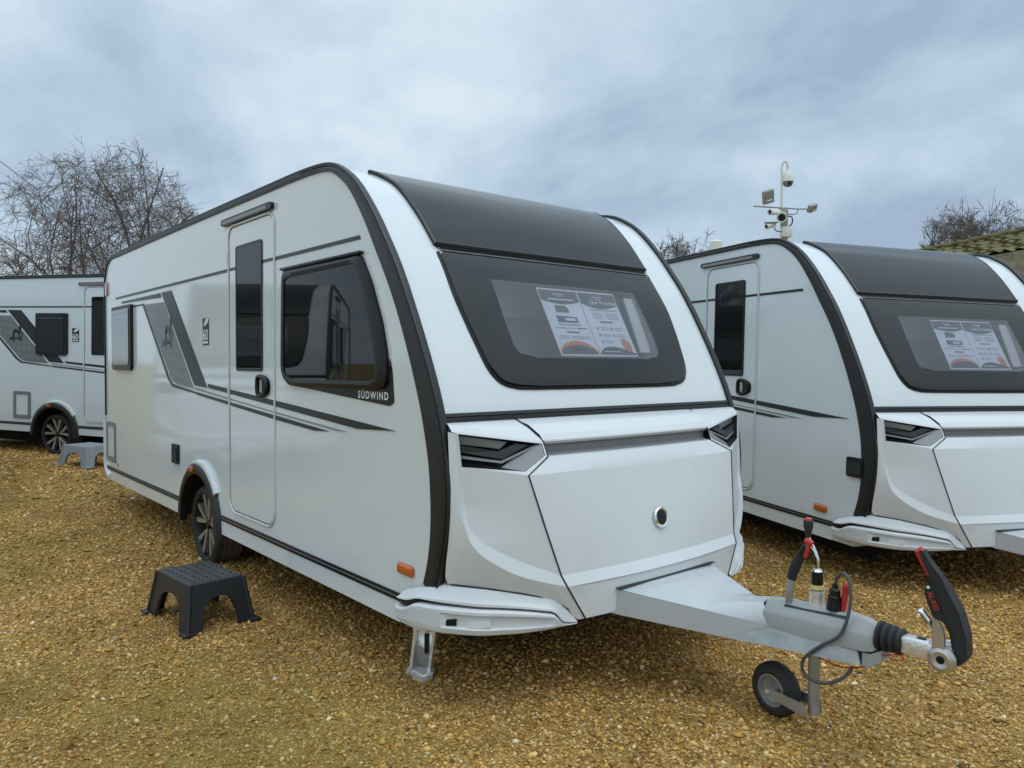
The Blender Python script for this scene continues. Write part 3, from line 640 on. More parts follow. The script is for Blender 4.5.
        for (x, z, s, r) in ((-3.63, 1.80, 1.0, 20), (-3.74, 1.70, .8, 35), (-3.60, 1.69, .6, 10)):
            c_, s_ = math.cos(R_(r)), math.sin(R_(r))
            w = [(-.14, .02), (-.06, .075), (.0, .03), (.05, .09), (.13, .10), (.07, .045), (.045, -.01), (.10, -.08), (.02, -.035), (-.02, -.085), (-.03, -.01), (-.08, .01)]
            em.plate([(x+s*(a*c_-b*s_), z+s*(a*s_+b*c_)) for a, b in w], SIDE, .003, .0058)
        B(em, 'bird_emblem', M['decal'])
    if cfg['badge']:
        bx = cfg['badge']; m = MB().plate(round_poly([(bx, 1.662), (bx+.13, 1.662), (bx+.13, 1.862), (bx, 1.862)], .01), SIDE, 0, .004); bd = B(m, 'badge', M['decal'])
        mpb = lambda a, b, t: SIDE(bx+.004+a, 1.70+b, .004+t)
        text_mesh('60', .115, mpb, 'badge_number', M['letter'], bd, bold=.002)
        m = MB().plate([(bx+.012, 1.674), (bx+.118, 1.674), (bx+.118, 1.690), (bx+.012, 1.690)], SIDE, .003, .0055); m.build('badge_bar', M['letter'], bd)
        m = MB().plate([(bx+.05, 1.80), (bx+.12, 1.83), (bx+.135, 1.862), (bx+.075, 1.855), (bx+.03, 1.815)], SIDE, .003, .0055); m.build('badge_swirl', M['letter'], bd)
    # ---- side windows
    if cfg['side_window']:
        O = [(-1.343, 2.086), (-.395, 2.084), (-.29, 1.936), (-.189, 1.735), (-.138, 1.57), (-.132, 1.455), (-.175, 1.402), (-1.239, 1.398), (-1.335, 1.438), (-1.362, 1.511)]
        nn = 96
        c = (-.75, 1.74); A = [2*math.pi*i/nn for i in range(nn)]
        lo = [ray_poly(round_poly(O, .03), c, a, .6) for a in A]; li = [ray_poly(round_poly(FG, .03), c, a, .6) for a in A]
        lo += lo[:1]; li += li[:1]; lm = [(a[0]*.45+b[0]*.55, a[1]*.45+b[1]*.55) for a, b in zip(lo, li)]
        m = MB().grid([[SIDE(a, b, -.001) for a, b in lo], [SIDE(a, b, .018) for a, b in lo], [SIDE(a, b, .034) for a, b in lm], [SIDE(a, b, .030) for a, b in li], [SIDE(a, b, -.02) for a, b in li]])
        w = B(m, 'window', M['black'], angle=40)
        MB().plate(round_poly(FG, .03), SIDE, .020, .024).build('pane', M['dpane'], w)
        MB().box(SIDE(-.868, 2.093, .014), (.97, .03, .016), bev=.004).build('window_rail', M['trim'], w)
        m = MB(); m.box((-.80, .40, 1.90), (1.0, .04, .16)); m.box((-1.2, .30, 1.72), (.10, .04, .60)); m.box((-.75, .43, 1.72), (.55, .02, .5), bev=.01); m.build('blind', M['interior'], w)
        m = MB().plate(round_poly([(-1.23, 1.400), (-.18, 1.402), (-.128, 1.46), (-.128, 1.56), (-.105, 1.50), (-.088, 1.345), (-.13, 1.328)], .012), SIDE, 0, .004); tr = m.build('name_plate', M['black'], w)
        x0, zb = -.436, 1.356
        text_mesh('SÜDWIND', .053, lambda a, b, t: SIDE(x0+a, zb+b, .004+t), 'lettering', M['letter'], tr, bold=.0011, space=1.30)
    for kind, (x0, x1, z0, z1) in cfg['windows']:
        m = MB().plate(rrect(x0, x1, z0, z1, [.06, .06, .015, .015]), SIDE, 0, .030); w = B(m, 'window', M['black'])
        MB().plate(rrect(x0+.035, x1-.05, z0+.05, z1-.035, [.05, .05, .02, .02]), SIDE, .028, .036).build('pane', M['greyglass' if kind == 'pale' else 'winframe'], w)
        ri = rrect(x0+.04, x1-.05, z1-.075, z1-.071, .002, 2); MB().plate(ri, SIDE, .034, .0375).build('pane_edge', M['greydecal'], w)
    for nm_, (x0, x1, z0, z1) in cfg['hatches']:
        if nm_ == 'hatch':
            rr = rrect(x0, x1, z0, z1, .03); ri = rrect(x0+.055, x1-.055, z0+.055, z1-.05, .02)
            m = MB(); m.grid([[SIDE(a, b, 0) for a, b in rr+rr[:1]], [SIDE(a, b, .010) for a, b in rr+rr[:1]], [SIDE(a, b, .010) for a, b in ri+ri[:1]], [SIDE(a, b, 0) for a, b in ri+ri[:1]]]); hf = B(m, 'service_hatch', M['lid_grey'])
            MB().plate(ri, SIDE, 0, .004).build('hatch_door', M['white'], hf)
        else:
            m = MB().plate(rrect(x0, x1, z0, z1, .015), SIDE, 0, .018); vt = B(m, 'power_socket', M['black'])
            MB().plate(rrect(x0+.02, x1-.02, z0+.02, z1-.03, .01), SIDE, .017, .024).build('socket_flap', M['matt'], vt)
    m = MB().box(SIDE(cfg['amber'], cfg.get('amber_z', .567), .008), (.135, .022, .052), bev=.014, seg=3); am = B(m, 'side_reflector', M['orange'])
    MB().lathe([(.0, .008), (.022, .006), (.025, -.002)], SIDE(-5.417, .492, 0), (0, -1, 0), 14).build('reflector', M['redlens'], T)
    MB().plate(rrect(-5.845, -5.765, 2.22, 2.37, .035), SIDE, 0, .016).build('marker_light', M['redlens'], T)
    # ---- nose: roof window, front window, rail
    o = panel(mirror_out(SKYO), .006, 30, 12, edge=-.020); rw = B(o, 'roof_window', M['sky'], angle=40)
    sb = s_z(2.142)
    m = MB(); m.grid([[surf(y, sb+ds, of) for y in np.linspace(.290, W-.290, 13)] for ds, of in ((-.012, .008), (.0, .014), (.010, .006), (.012, -.02))]); m.build('panel_lip', M['black'], rw)
    for h_ in (0, 1):
        e_ = [surf(W-y if h_ else y, s_z(z), -.004) for y, z in SKYO]
        MB().tube(e_, .013, 6, smooth=3).build('panel_edge', M['trim'], rw)
    lo, li = loops_by_angle(mirror_out(WINO), mirror_out(PANE)); lo += lo[:1]; li += li[:1]
    m = MB(); R = [[surf(y+(-.004 if y < W/2 else .004), s, -.02) for y, s in lo], [surf(y+(-.003 if y < W/2 else .003), s, -.006) for y, s in lo]]
    for t in (.008, .03, .3, .55, .8, 1.0):
        R.append([surf(a[0]*(1-t)+b[0]*t, a[1]*(1-t)+b[1]*t, .0 if t > .02 else -.0003) for a, b in zip(lo, li)])
    m.grid(R); fw = B(m, 'window', M['winframe'], angle=35)
    panel(mirror_out(PANE), -.0002, 20, 10).build('pane', M['pane'], fw)
    # dark gasket round the lower edge of the front window
    gk = [surf(y, s, -.012) for y, s in mirror_out([(WINO[i][0]-.008, WINO[i][1]-.006) for i in range(0, 9)])]
    MB().tube(gk, .010, 6, smooth=3).build('gasket', M['black'], fw)
    # horizontal ribs under the roof window
    for i in range(3):
        z = 2.128-.012*i
        MB().tube([surf(y, s_z(z), .001) for y in np.linspace(.30, W-.30, 9)], .0032, 5).build('rib', M['trim'], fw)
    # things just inside the window
    m = MB(); m.box((-.37, W/2, 1.90), (.06, 1.10, .20), bev=.02); m.build('locker', M['intlight'], fw)
    m = MB()
    for k in range(5): m.tube([(-.06-.0*k, 1.60+.018*k, 1.93), (.09, 1.59+.018*k, 1.60)], .013, 6)
    m.build('curtain', M['intlight'], fw)
    m = MB(); sr = s_z(1.294)
    m.grid([[surf(y, sr+ds, of) for y in np.linspace(.022, W-.022, 9)] for ds, of in ((-.022, -.03), (-.020, -.004), (-.004, -.002), (-.002, -.009), (.004, -.009), (.006, .0), (.018, -.002), (.020, -.03))])
    for y in (.022, W-.022): m.add([surf(y, sr+ds, of) for ds, of in ((-.022, -.03), (-.020, -.004), (.018, -.002), (.020, -.03))], [(0, 1, 2, 3)])
    B(m, 'awning_rail', M['trim'])
    # ---- nose moulding: corner panels
    def corner(yy):
        def F(mb, pts, k=1):
            mb.add([yy(p) for p in pts], [tuple(range(len(pts)))])
        R0, R1 = (.285, .022, 1.275), (.285, .43, 1.275); E0 = (.350, .020, 1.236)
        T0, T1, BC, LB = (.367, .044, 1.226), (.449, .450, 1.165), (.500, .318, 1.052), (.377, .056, 1.082)
        V = [E0, (.362, .022, 1.06), (.370, .022, .92), (.352, .022, .75), (.318, .022, .60), (.27, .022, .47)]
        K2, K3, c3, c4 = (.387, .064, .91), (.409, .082, .81), (.447, .134, .744), (.515, .256, .668)
        M2, M3, m3, m4 = (.402, .052, .84), (.433, .075, .742), (.478, .140, .672), (.545, .262, .598)
        S = [(.30, .0, .556), (.335, .03, .560), (.42, .12, .547), (.47, .20, .532), (.52, .28, .514), (.565, .365, .488), (.60, .44, .454), (.637, .515, .405)]
        mb = MB()
        # ledge under the rail, cambered
        rows = []
        for i in range(7):
            t = i/6; a = Vector(R0).lerp(R1, t); b = Vector(E0).lerp(A_, t)
            rows.append([yy(a), yy(a.lerp(b, .5)+Vector((.004, 0, .010))), yy(a.lerp(b, .9)+Vector((.002, 0, .004))), yy(b)])
        mb.grid(rows)
        T1 = (.4515, .462, 1.164); T2 = (.4745, .461, 1.112)
        F(mb, [E0, T0, T1, A_]); F(mb, [A_, TIP, T2, T1]); F(mb, [T2, TIP, NC, BC])
        def resamp(pts, n):
            P_ = [Vector(p) for p in pts]; d_ = [0.0]
            for a, b in zip(P_[:-1], P_[1:]): d_.append(d_[-1]+(b-a).length)
            out = []
            for i in range(n+1):
                q = d_[-1]*i/n; k = max(x for x in range(len(d_)-1) if d_[x] <= q+1e-9); out.append(P_[k].lerp(P_[k+1], (q-d_[k])/(d_[k+1]-d_[k])))
            return out
        crease = [T0, LB, K2, K3, c3, c4, ND]
        qv = [(.360, .032, 1.229), (.368, .041, 1.08), (.380, .042, .92), (.401, .050, .835), (.433, .075, .742), (.478, .140, .672), (.545, .262, .598), ND2]
        qs = [Vector(p) for p in catmull(qv, 6)]; cs = [Vector(p) for p in catmull([crease[0], crease[1], (.384, .061, .95), K2, K3, c3, c4, ND], 6)]
        n_ = len(qs)-1
        face = MB()
        ed = [Vector(BC).lerp(NC, .0)]+[Vector(NC).lerp(ND, t) for t in np.linspace(0, 1, n_-5)[1:]]
        face.grid([[yy(a.lerp(b, t)) for a, b in zip(cs[6:], [Vector(NC)]+ed[1:])] for t in np.linspace(0, 1, 5)])
        F(mb, [NC, BC, LB])
        mb.grid([[yy(p) for p in cs], [yy(p) for p in qs]])
        ov = [(.345, .004, 1.236), (.358, .004, 1.06), (.366, .004, .90), (.352, .004, .76), (.328, .006, .62), (.335, .03, .559), (.47, .20, .532), (.598, .437, .460), (.632, .506, .384), NE]
        os_ = resamp([tuple(p) for p in catmull(ov, 8)], n_)
        mid = [a.lerp(b, .5)+Vector((.010*math.sin(i/n_*math.pi), -.004*math.sin(i/n_*math.pi), 0)) for i, (a, b) in enumerate(zip(qs, os_))]
        lower = MB().grid([[yy(p) for p in qs], [yy(p) for p in mid], [yy(p) for p in os_]])
        cp = B(mb, 'corner_panel', M['gel'], angle=20)
        face.build('corner_face', M['gel'], cp, angle=60)
        lower.build('corner_apron', M['gel'], cp, angle=60)
        # recessed marker light: cavity with a grey wedge and two black blades
        q = [Vector(p) for p in (T0, T1, BC, LB)]; q5 = [Vector(p) for p in (T0, T1, T2, BC, LB)]
        qi = [q5[0]+Vector((-.04, .02, -.01)), q5[1]+Vector((-.09, -.10, -.012)), q5[2]+Vector((-.09, -.10, .0)), q5[3]+Vector((-.085, -.03, .01)), q5[4]+Vector((-.035, .015, .02))]
        mb = MB(); mb.add([yy(p) for p in q5+qi], [(5, 6, 7, 8, 9)]+[(i, (i+1) % 5, 5+(i+1) % 5, 5+i) for i in range(5)]); lr = mb.build('light_recess', M['black'], cp, angle=10)
        def U(a, b, dd=0.0):
            p = q[0].lerp(q[1], a); r = q[3].lerp(q[2], a); return p.lerp(r, b)+Vector((-dd, dd*.25, 0))
        mb = MB(); w = [Vector(T1)+Vector((-.002, 0, 0)), Vector(T2)+Vector((-.002, 0, 0)), Vector(BC)+Vector((-.002, 0, 0)), U(.64, .97, .03), U(.86, .30, .035)]
        mb.add([yy(p) for p in w], [(0, 1, 2, 4), (2, 3, 4)]); mb.build('grey_wedge', M['lid_grey'], lr, angle=10)
        for (pts, mt, nmn) in (([(.02, .06, .02), (.60, .08, .02), (.55, .34, .03), (.03, .32, .03)], 'lid_grey', 'lamp_housing'),
                               ([(.02, .35, .012), (.52, .42, .012), (.70, .10, .012), (.86, .10, .012), (.60, .66, .012), (.02, .56, .012)], 'trim', 'lamp_blade'),
                               ([(.03, .66, .018), (.60, .72, .018), (.96, .06, .012), (.99, .06, .012), (.62, .80, .018), (.03, .75, .018)], 'greydecal', 'lamp_blade')):
            mb = MB(); n_ = len(pts); f = [yy(U(*p)) for p in pts]; g = [yy(U(a, b, c+.02)) for a, b, c in pts]
            mb.add(f+g, [tuple(range(n_)), tuple(range(2*n_-1, n_-1, -1))]+[(i, n_+i, n_+(i+1) % n_, (i+1) % n_) for i in range(n_)]); mb.build(nmn, M[mt], lr, angle=10)
        sm = [(.287, .43, 1.278), (.36, .445, 1.24), A_, TIP, NC, (.565, .382, .80), ND, ND2, NE]
        MB().tube([yy((p[0]+.0005, p[1], p[2])) for p in sm], .0042, 6).build('seam', M['seam'], cp)
        MB().tube([yy(p) for p in S[1:]], .0045, 6, smooth=2).build('seam', M['seam'], cp)
        # bumper: upper blade, groove, lower blade with lamp
        rows_u = []; rows_l = []; rows_g = []; rec = []
        BR = bumper_rows()
        for i, b in enumerate(BR):
            t_ = np.array(BR[min(i+1, len(BR)-1)][:2])-np.array(BR[max(i-1, 0)][:2]); t_ /= np.linalg.norm(t_); nx, ny = t_[1], -t_[0]
            fo = (.35+.65*min(1, i/5.0))*min(1, (len(BR)-1-i)/7.0+.15)
            def pt(z, o): return yy((b[0]+nx*o, b[1]+ny*o, z))
            top, gr, lw, bt = b[2:6]; h = top-gr
            rows_u.append([pt(top+.004, -.02), pt(top, .0), pt(top-.06*h, .004*fo+.001), pt(top-.55*h, .020*fo+.002), pt(gr+.22*h, .034*fo+.003), pt(gr+.08*h, .036*fo+.003), pt(gr, .032*fo), pt(gr, -.02)])
            rows_g.append([pt(gr, .012*fo), pt(lw, .012*fo)])
            hh = lw-bt; lamp = float(sst(20, 21.5, i)*sst(36, 34, i))
            rows_l.append([pt(lw, -.01), pt(lw, .030*fo+.004), pt(lw-.10*hh, .040*fo+.006), pt(lw-.20*hh, .041*fo+.006), pt(lw-.26*hh, .040*fo+.006-.020*lamp), pt(bt+.34*hh, .040*fo+.005-.012*lamp), pt(bt+.26*hh, .040*fo+.005), pt(bt+.08*hh, .034*fo+.004), pt(bt, .020*fo), pt(bt+.004, -.05)])
            rec.append((b, nx, ny, hh))
        rows_u = rows_u[5:]; mb = MB().grid(rows_u); mb.grid(rows_l); mb.add(rows_l[0], [tuple(range(len(rows_l[0])))]); mb.add(rows_u[0], [tuple(range(len(rows_u[0])))]); bp = B(mb, 'bumper', M['bumper'], angle=24)
        MB().grid(rows_g).build('bumper_groove', M['black'], bp)
        for nmn, i, w, hz, mt, oo in (('bumper_slot', 21.2, .058, .034, 'black', .033), ('position_lamp', 24, .105, .038, 'clear', .033)):
            k = int(i); b, nx, ny, hh = rec[k]; b2 = rec[k+1][0]; fr = i-k
            c0 = Vector((b[0]*(1-fr)+b2[0]*fr+nx*oo, b[1]*(1-fr)+b2[1]*fr+ny*oo, b[4]-.55*hh)); 
            tx, ty = -ny, nx
            pts = [(-w/2, -hz/2), (w/2, -hz/2+.006), (w/2, hz/2), (-w/2+.015, hz/2-.004)]
            f = [yy(c0+Vector((tx*a, ty*a, z))+Vector((nx, ny, 0))*.006) for a, z in pts]; g = [yy(c0+Vector((tx*a, ty*a, z))-Vector((nx, ny, 0))*.012) for a, z in pts]
            MB().add(f+g, [(0, 1, 2, 3), (7, 6, 5, 4), (0, 4, 5, 1), (1, 5, 6, 2), (2, 6, 7, 3), (3, 7, 4, 0)]).build(nmn, M[mt], bp)
        # corner steady, wound down or folded flat
        low = cfg.get('steady', True)
        mb = MB(); u0 = Vector((.80, .60, 0)); f0 = Vector((-.60*-1, -.80, 0)).normalized(); c_t = Vector((-.03, .17, .40)); c_b = Vector((-.05, .125, .02)) if low else Vector((-.42, .30, .31))
        hw = [(.085, 0), (.082, .25), (.056, .45), (.054, .93), (.066, .95), (.066, 1.0)]
        for sgn in (-1, 0, 1):
            for (a, ta), (b, tb) in zip(hw[:-1], hw[1:]):
                pa, pb = c_t.lerp(c_b, ta), c_t.lerp(c_b, tb)
                if sgn == 0: quad = [pa-u0*a, pa+u0*a, pb+u0*b, pb-u0*b]; th = f0*.006; quad = [p-f0*.01 for p in quad]
                else: quad = [pa+u0*sgn*(a-.014), pa+u0*sgn*a, pb+u0*sgn*b, pb+u0*sgn*(b-.014)]; th = f0*.026
                g = [p+th for p in quad]
                mb.add([yy(p) for p in quad+g], [(0, 1, 2, 3), (7, 6, 5, 4), (0, 4, 5, 1), (1, 5, 6, 2), (2, 6, 7, 3), (3, 7, 4, 0)])
        foot = Matrix(((u0.x, f0.x, 0), (u0.y, f0.y, 0), (0, 0, 1)))
        mb.box(yy(c_b+f0*.01+Vector((0, 0, .0))), (.140, .07, .05), bev=.012)
        st = B(mb, 'corner_steady', M['galvbright'], angle=25)
        p = c_t.lerp(c_b, .62); MB().add([yy(p+u0*a+Vector((0, 0, z))+f0*.002) for a, z in ((.0, -.05), (.022, -.05), (.022, .05), (.0, .05))], [(0, 1, 2, 3)]).build('slot', M['under'], st)
        p = c_t.lerp(c_b, .2); MB().add([yy(p+u0*a+Vector((0, 0, z))+f0*.003) for a, z in ((-.06, .05), (.06, .05), (.03, -.07), (-.02, -.07))], [(0, 1, 2, 3)]).build('slot', M['under'], st)
        # rear steady, folded half down
        MB().box(yy((-5.0, .35, .24)), (.42, .07, .05), Matrix.Rotation(R_(28), 3, 'Y'), bev=.01).build('corner_steady', M['galv'], T)
    both(corner)
    # ---- locker lid across the nose
    ny = 24
    def row(p, bow, dz=0, sl=0.0):
        out = []
        for k in range(ny+1):
            t = k/ny; y = p[1]+(W-2*p[1])*t; q = 1-(2*t-1)**2
            out.append(Vector((p[0]+bow*q, y, p[2]+dz)))
        return out
    m = MB(); rl = (.285, .43, 1.275)
    m.grid([row(rl, 0), row((.37, .45, 1.247), .006), row((.43, .465, 1.205), .014), row((.450, .470, 1.180), BOWS['a']), row(A_, BOWS['a']), row((.440, .470, 1.160), BOWS['a'])])
    rws = [row((.455, .474, 1.108), BOWS['t']), row(TIP, BOWS['t'])]
    for t in (.5, 1.0): rws.append(row(tuple(Vector(TIP).lerp(NC, t)), BOWS['c']))
    for t in (.02, .25, .5, .75, .98, 1.0): rws.append(row(tuple(Vector(NC).lerp(ND, t)), BOWS['c']+.010*math.sin(t*math.pi)+(BOWS['d']-BOWS['c'])*t))
    rws.append(row(ND2, BOWS['d']+.006))
    for t in (.04, .5, 1.0): rws.append(row(tuple(Vector(ND2).lerp(NE, t)), BOWS['e']))
    rws.append([p+Vector((-.03, 0, -.012)) for p in rws[-1]]); rws.append([p+Vector((-.35, 0, .0)) for p in rws[-1]])
    m.grid(rws)
    lid = B(m, 'locker_lid', M['gel'], angle=14)
    m = MB().grid([row((.440, .470, 1.160), BOWS['a']), row((.425, .470, 1.150), BOWS['a']), row((.425, .472, 1.120), BOWS['a']), row((.457, .474, 1.1065), BOWS['t'])]); m.build('grip_strip', M['lid_grey'], lid)
    bc = Vector((.629, W/2, .767)); bn = Vector((1, 0, .2)).normalized()
    MB().lathe([(.052, .0), (.052, .008), (.046, .013), (.038, .010), (.037, .004)], bc, bn, 32).build('lock_bezel', M['chrome'], lid)
    MB().lathe([(.038, .002), (.036, .008), (.012, .009), (.010, .006), (.0, .006)], bc, bn, 32).build('lock', M['black'], lid)
    # ---- drawbar
    m = MB()
    tl, bl = Vector((.66, .736, .482)), Vector((.66, .715, .372))
    fr_t, fr_b = Vector((1.285, 1.035, .408)), Vector((1.20, 1.03, .334)); e_t, e_b = Vector((1.66, 1.048, .405)), Vector((1.672, 1.05, .352))
    mi = lambda p: Vector((p.x, W-p.y, p.z))
    # cover plate
    c_ = [Vector((.66, .736, .484)), Vector((.66, W/2-.16, .490)), Vector((.66, W/2+.16, .490)), Vector((.66, W-.736, .484))]
    ce = [Vector((1.285, 1.035, .410)), Vector((1.245, W/2-.058, .500)), Vector((1.245, W/2+.058, .500)), Vector((1.285, W-1.035, .410))]
    cm = [a.lerp(b, .60)+Vector((0, [0, .02, -.02, 0][i], [0, -.045, -.045, 0][i])) for i, (a, b) in enumerate(zip(c_, ce))]
    m.grid([[c_[0], c_[1], c_[2], c_[3]], cm, ce])
    def beam(m, P):
        for f in (lambda p: p, mi):
            q = [f(p) for p in P]; m.add(q, [(0, 1, 2, 3)])
    beam(m, [tl, bl, Vector((1.10, .965, .325)), Vector((1.285, 1.035, .410))])
    m.add([bl+Vector((0, 0, 0)), mi(bl), Vector((1.10, W-.965, .325)), Vector((1.10, .965, .325))], [(0, 1, 2, 3)])
    db = B(m, 'drawbar', M['drawbar'], angle=14)
    m = MB()
    beam(m, [Vector((1.10, .966, .325)), Vector((1.285, 1.0355, .409)), e_t, e_b])
    m.add([Vector((1.10, .966, .325)), e_b, mi(e_b), Vector((1.10, W-.966, .325))], [(0, 1, 2, 3)])
    m.add([e_t, e_b, mi(e_b), mi(e_t)], [(0, 1, 2, 3)]); m.add([Vector((1.285, 1.0355, .409)), e_t, mi(e_t), Vector((1.285, W-1.0355, .409))], [(0, 1, 2, 3)])
    bm_ = m.build('beam', M['galv'], db, angle=14)
    for f in (lambda p: p, mi): MB().tube([f(Vector((1.285, 1.0335, .409))), f(e_t-Vector((0, .002, 0)))], .0035, 6).build('highlight_flange', M['galvbright'], bm_)  # bright lip added along the beam's top edge to paint its highlight
    m = MB(); m.box((.684, W/2, .4905), (.022, .75, .004)); m.build('slot', M['seam'], db)
    if cfg['hitch']:
        yc = W/2
        m = MB(); sec = lambda x, hw, zb, zt: [(x, yc-hw, zb), (x, yc-hw*.97, zb+.48*(zt-zb)), (x, yc-hw*.88, zb+.60*(zt-zb)), (x, yc-hw*.35, zt-.004), (x, yc+hw*.35, zt-.004), (x, yc+hw*.88, zb+.60*(zt-zb)), (x, yc+hw*.97, zb+.48*(zt-zb)), (x, yc+hw, zb)]
        rs = [sec(1.238, .066, .412, .500), sec(1.250, .074, .408, .515), sec(1.30, .077, .407, .522), sec(1.45, .075, .408, .530), sec(1.60, .070, .410, .536), sec(1.68, .062, .412, .530), sec(1.715, .050, .418, .512), sec(1.728, .034, .430, .490)]
        m.grid(rs); m.add(rs[0], [tuple(range(8))]); m.add(rs[-1], [tuple(range(8))])
        cv = m.build('coupling_cover', M['greyplast'], db, angle=30)
        MB().tube([Vector(p)+Vector((-.003, 0, 0)) for p in rs[0]], .004, 6).build('seam', M['seam'], cv)
        MB().add([(1.335, yc-.047, .503), (1.335, yc-.033, .513), (1.58, yc-.028, .526), (1.61, yc-.032, .524), (1.60, yc-.042, .516)], [(0, 1, 2, 3, 4)]).build('lever_slot', M['seam'], cv)
        m = MB(); rs = [[(x, yc+y, z) for y, z in ((-.052, .352), (-.052, .405), (.052, .405), (.052, .352))] for x in (1.675, 1.705)]+[[(1.745, yc+y, z) for y, z in ((-.045, .385), (-.045, .428), (.045, .428), (.045, .385))]]
        m.grid([r+r[:1] for r in rs]); m.add(rs[-1], [(0, 1, 2, 3)]); m.build('end_bracket', M['greyplast'], db, angle=20)
        # handbrake
        m = MB(); m.box((1.350, yc-.026, .560), (.030, .014, .145), Matrix.Rotation(R_(4), 3, 'Y'), bev=.003); hb = m.build('handbrake', M['galv'], T)
        MB().tube([(1.357, yc-.026, .622), (1.372, yc-.026, .675), (1.400, yc-.026, .735)], [.019, .0225, .020], 12, smooth=3).build('grip', M['matt'], hb)
        MB().tube([(1.398, yc-.026, .733), (1.420, yc-.026, .775)], [.018, .015], 10).build('grip_end', M['black'], hb)
        MB().tube([(1.418, yc-.030, .728), (1.438, yc-.030, .786)], [.009, .011], 8).build('release_button', M['red'], hb)
        MB().box((1.434, yc-.028, .795), (.036, .03, .022), Matrix.Rotation(R_(25), 3, 'Y'), bev=.008).build('release_button', M['red'], hb)
        # jockey wheel with its winder
        yj = yc+.012
        m = MB().tube([(1.452, yj, .53), (1.452, yj, .595)], .028, 16); jk = m.build('jockey_wheel', M['galv'], T)
        MB().tube([(1.452, yj, .50), (1.452, yj, .585)], .031, 16).build('collar', M['galvbright'], jk)
        MB().tube([(1.452, yj, .595), (1.452, yj, .612)], .0275, 16).build('label_band', M['yellow'], jk)
        MB().tube([(1.452, yj, .612), (1.452, yj, .668)], [.0245, .023], 16).build('winder_sleeve', M['black'], jk)
        MB().tube([(1.452, yj, .668), (1.452, yj, .678)], [.022, .016], 14).build('ferrule', M['chrome'], jk)
        MB().tube([(1.452, yj, .675), (1.453, yj, .712), (1.436, yj, .758), (1.416, yj, .788), (1.410, yj, .815)], .008, 8, smooth=4).build('crank_rod', M['chrome'], jk)
        MB().lathe([(.0, -.045), (.010, -.045), (.014, -.02), (.020, .0), (.021, .022), (.017, .030)], (1.409, yj, .848), (0, 0, 1), 14).build('crank_knob', M['matt'], jk)
        MB().lathe([(.016, .030), (.014, .036), (.009, .039), (.0, .040)], (1.409, yj, .848), (0, 0, 1), 14).build('knob_cap', M['red'], jk)
        MB().tube([(1.462, yc-.02, .41), (1.462, yc-.02, .075)], .024, 14).build('strut', M['galv'], jk)
        a = R_(9); hubp = Vector((1.277, yc, .113)); axj = Vector((-math.sin(a), -math.cos(a), 0)); along = Vector((math.cos(a), -math.sin(a), 0))
        m = MB().lathe([(.066, .034), (.080, .040), (.104, .034), (.116, .018), (.118, .0), (.116, -.018), (.104, -.034), (.080, -.040), (.066, -.034)], hubp, axj, 36); m.build('tyre', M['rubber'], jk, angle=35)
        m = MB().lathe([(.067, .030), (.070, .036), (.062, .037), (.054, .020), (.024, .014), (.022, .030), (.0, .030)], hubp, axj, 32); m.build('rim', M['galv'], jk)
        m = MB()
        for s_ in (1, -1):
            p0 = hubp+axj*.052*s_; p1 = Vector((1.455, yc-.02, .095))+axj*.052*s_
            dd = (p1-p0); up_ = Vector((0, 0, .021))
            q = [p0-up_*.9-dd*.12, p1-up_*1.1+dd*.05, p1+up_*1.3+dd*.05, p0+up_*.9-dd*.12]; m.add([*q, *[p+axj*.005 for p in q]], [(0, 1, 2, 3), (7, 6, 5, 4), (0, 4, 5, 1), (1, 5, 6, 2), (2, 6, 7, 3), (3, 7, 4, 0)])
        m.build('fork', M['galv'], jk, angle=10)
        MB().tube([hubp+axj*.06, hubp-axj*.06], .009, 10).build('axle_bolt', M['galvbright'], jk)
        # electric plug, cable, red knob, breakaway cable
        m = MB().lathe([(.030, .0), (.030, .02), (.027, .03), (.027, .055), (.022, .060), (.022, .082), (.012, .09), (.011, .105), (.0, .106)], (1.537, yc-.01, .532), (.05, 0, 1), 16); pl = m.build('plug', M['black'], T, angle=35)
        MB().tube([(1.541, yc-.01, .63), (1.55, yc-.012, .668), (1.582, yc-.02, .691), (1.612, yc-.034, .660), (1.624, yc-.052, .575), (1.602, yc-.082, .462), (1.52, yc-.09, .392), (1.452, yc-.094, .318), (1.462, yc-.09, .255), (1.53, yc-.075, .24), (1.597, yc-.05, .276), (1.625, yc-.02, .325)], .0072, 8, smooth=5).build('cable', M['greycable'], T)
        MB().tube([(1.572, yc, .53), (1.578, yc, .60), (1.586, yc, .634)], [.011, .013, .018], 10).build('release_knob', M['red'], T)
        MB().lathe([(.018, -.004), (.0195, .006), (.012, .017), (.0, .019)], (1.586, yc, .634), (.1, 0, 1), 12).build('release_knob', M['red'], T)
        MB().tube([(1.475, yc-.02, .318), (1.58, yc-.03, .312), (1.68, yc-.03, .345), (1.72, yc-.02, .39), (1.80, yc-.02, .425), (1.815, yc-.02, .41), (1.77, yc-.02, .395)], .0028, 5, smooth=4).build('breakaway_cable', M['red'], T)
        # bellows, shaft, stabiliser coupling
        prof = []
        for i in range(4):
            x = 1.712+.026*i; prof += [(.040, x), (.058-.003*i, x+.007), (.058-.003*i, x+.017), (.042, x+.024)]
        m = MB().lathe([(.0, 1.71)]+prof+[(.036, 1.815), (.0, 1.816)], (0, yc, .472), (1, 0, 0), 26); m.build('bellows', M['matt'], T, angle=50)
        m = MB(); m.box((1.875, yc, .470), (.15, .066, .066), bev=.012); sh = m.build('coupling_shaft', M['galvbright'], T)
        MB().box((1.875, yc, .5045), (.03, .02, .006), bev=.002).build('slot', M['seam'], sh)
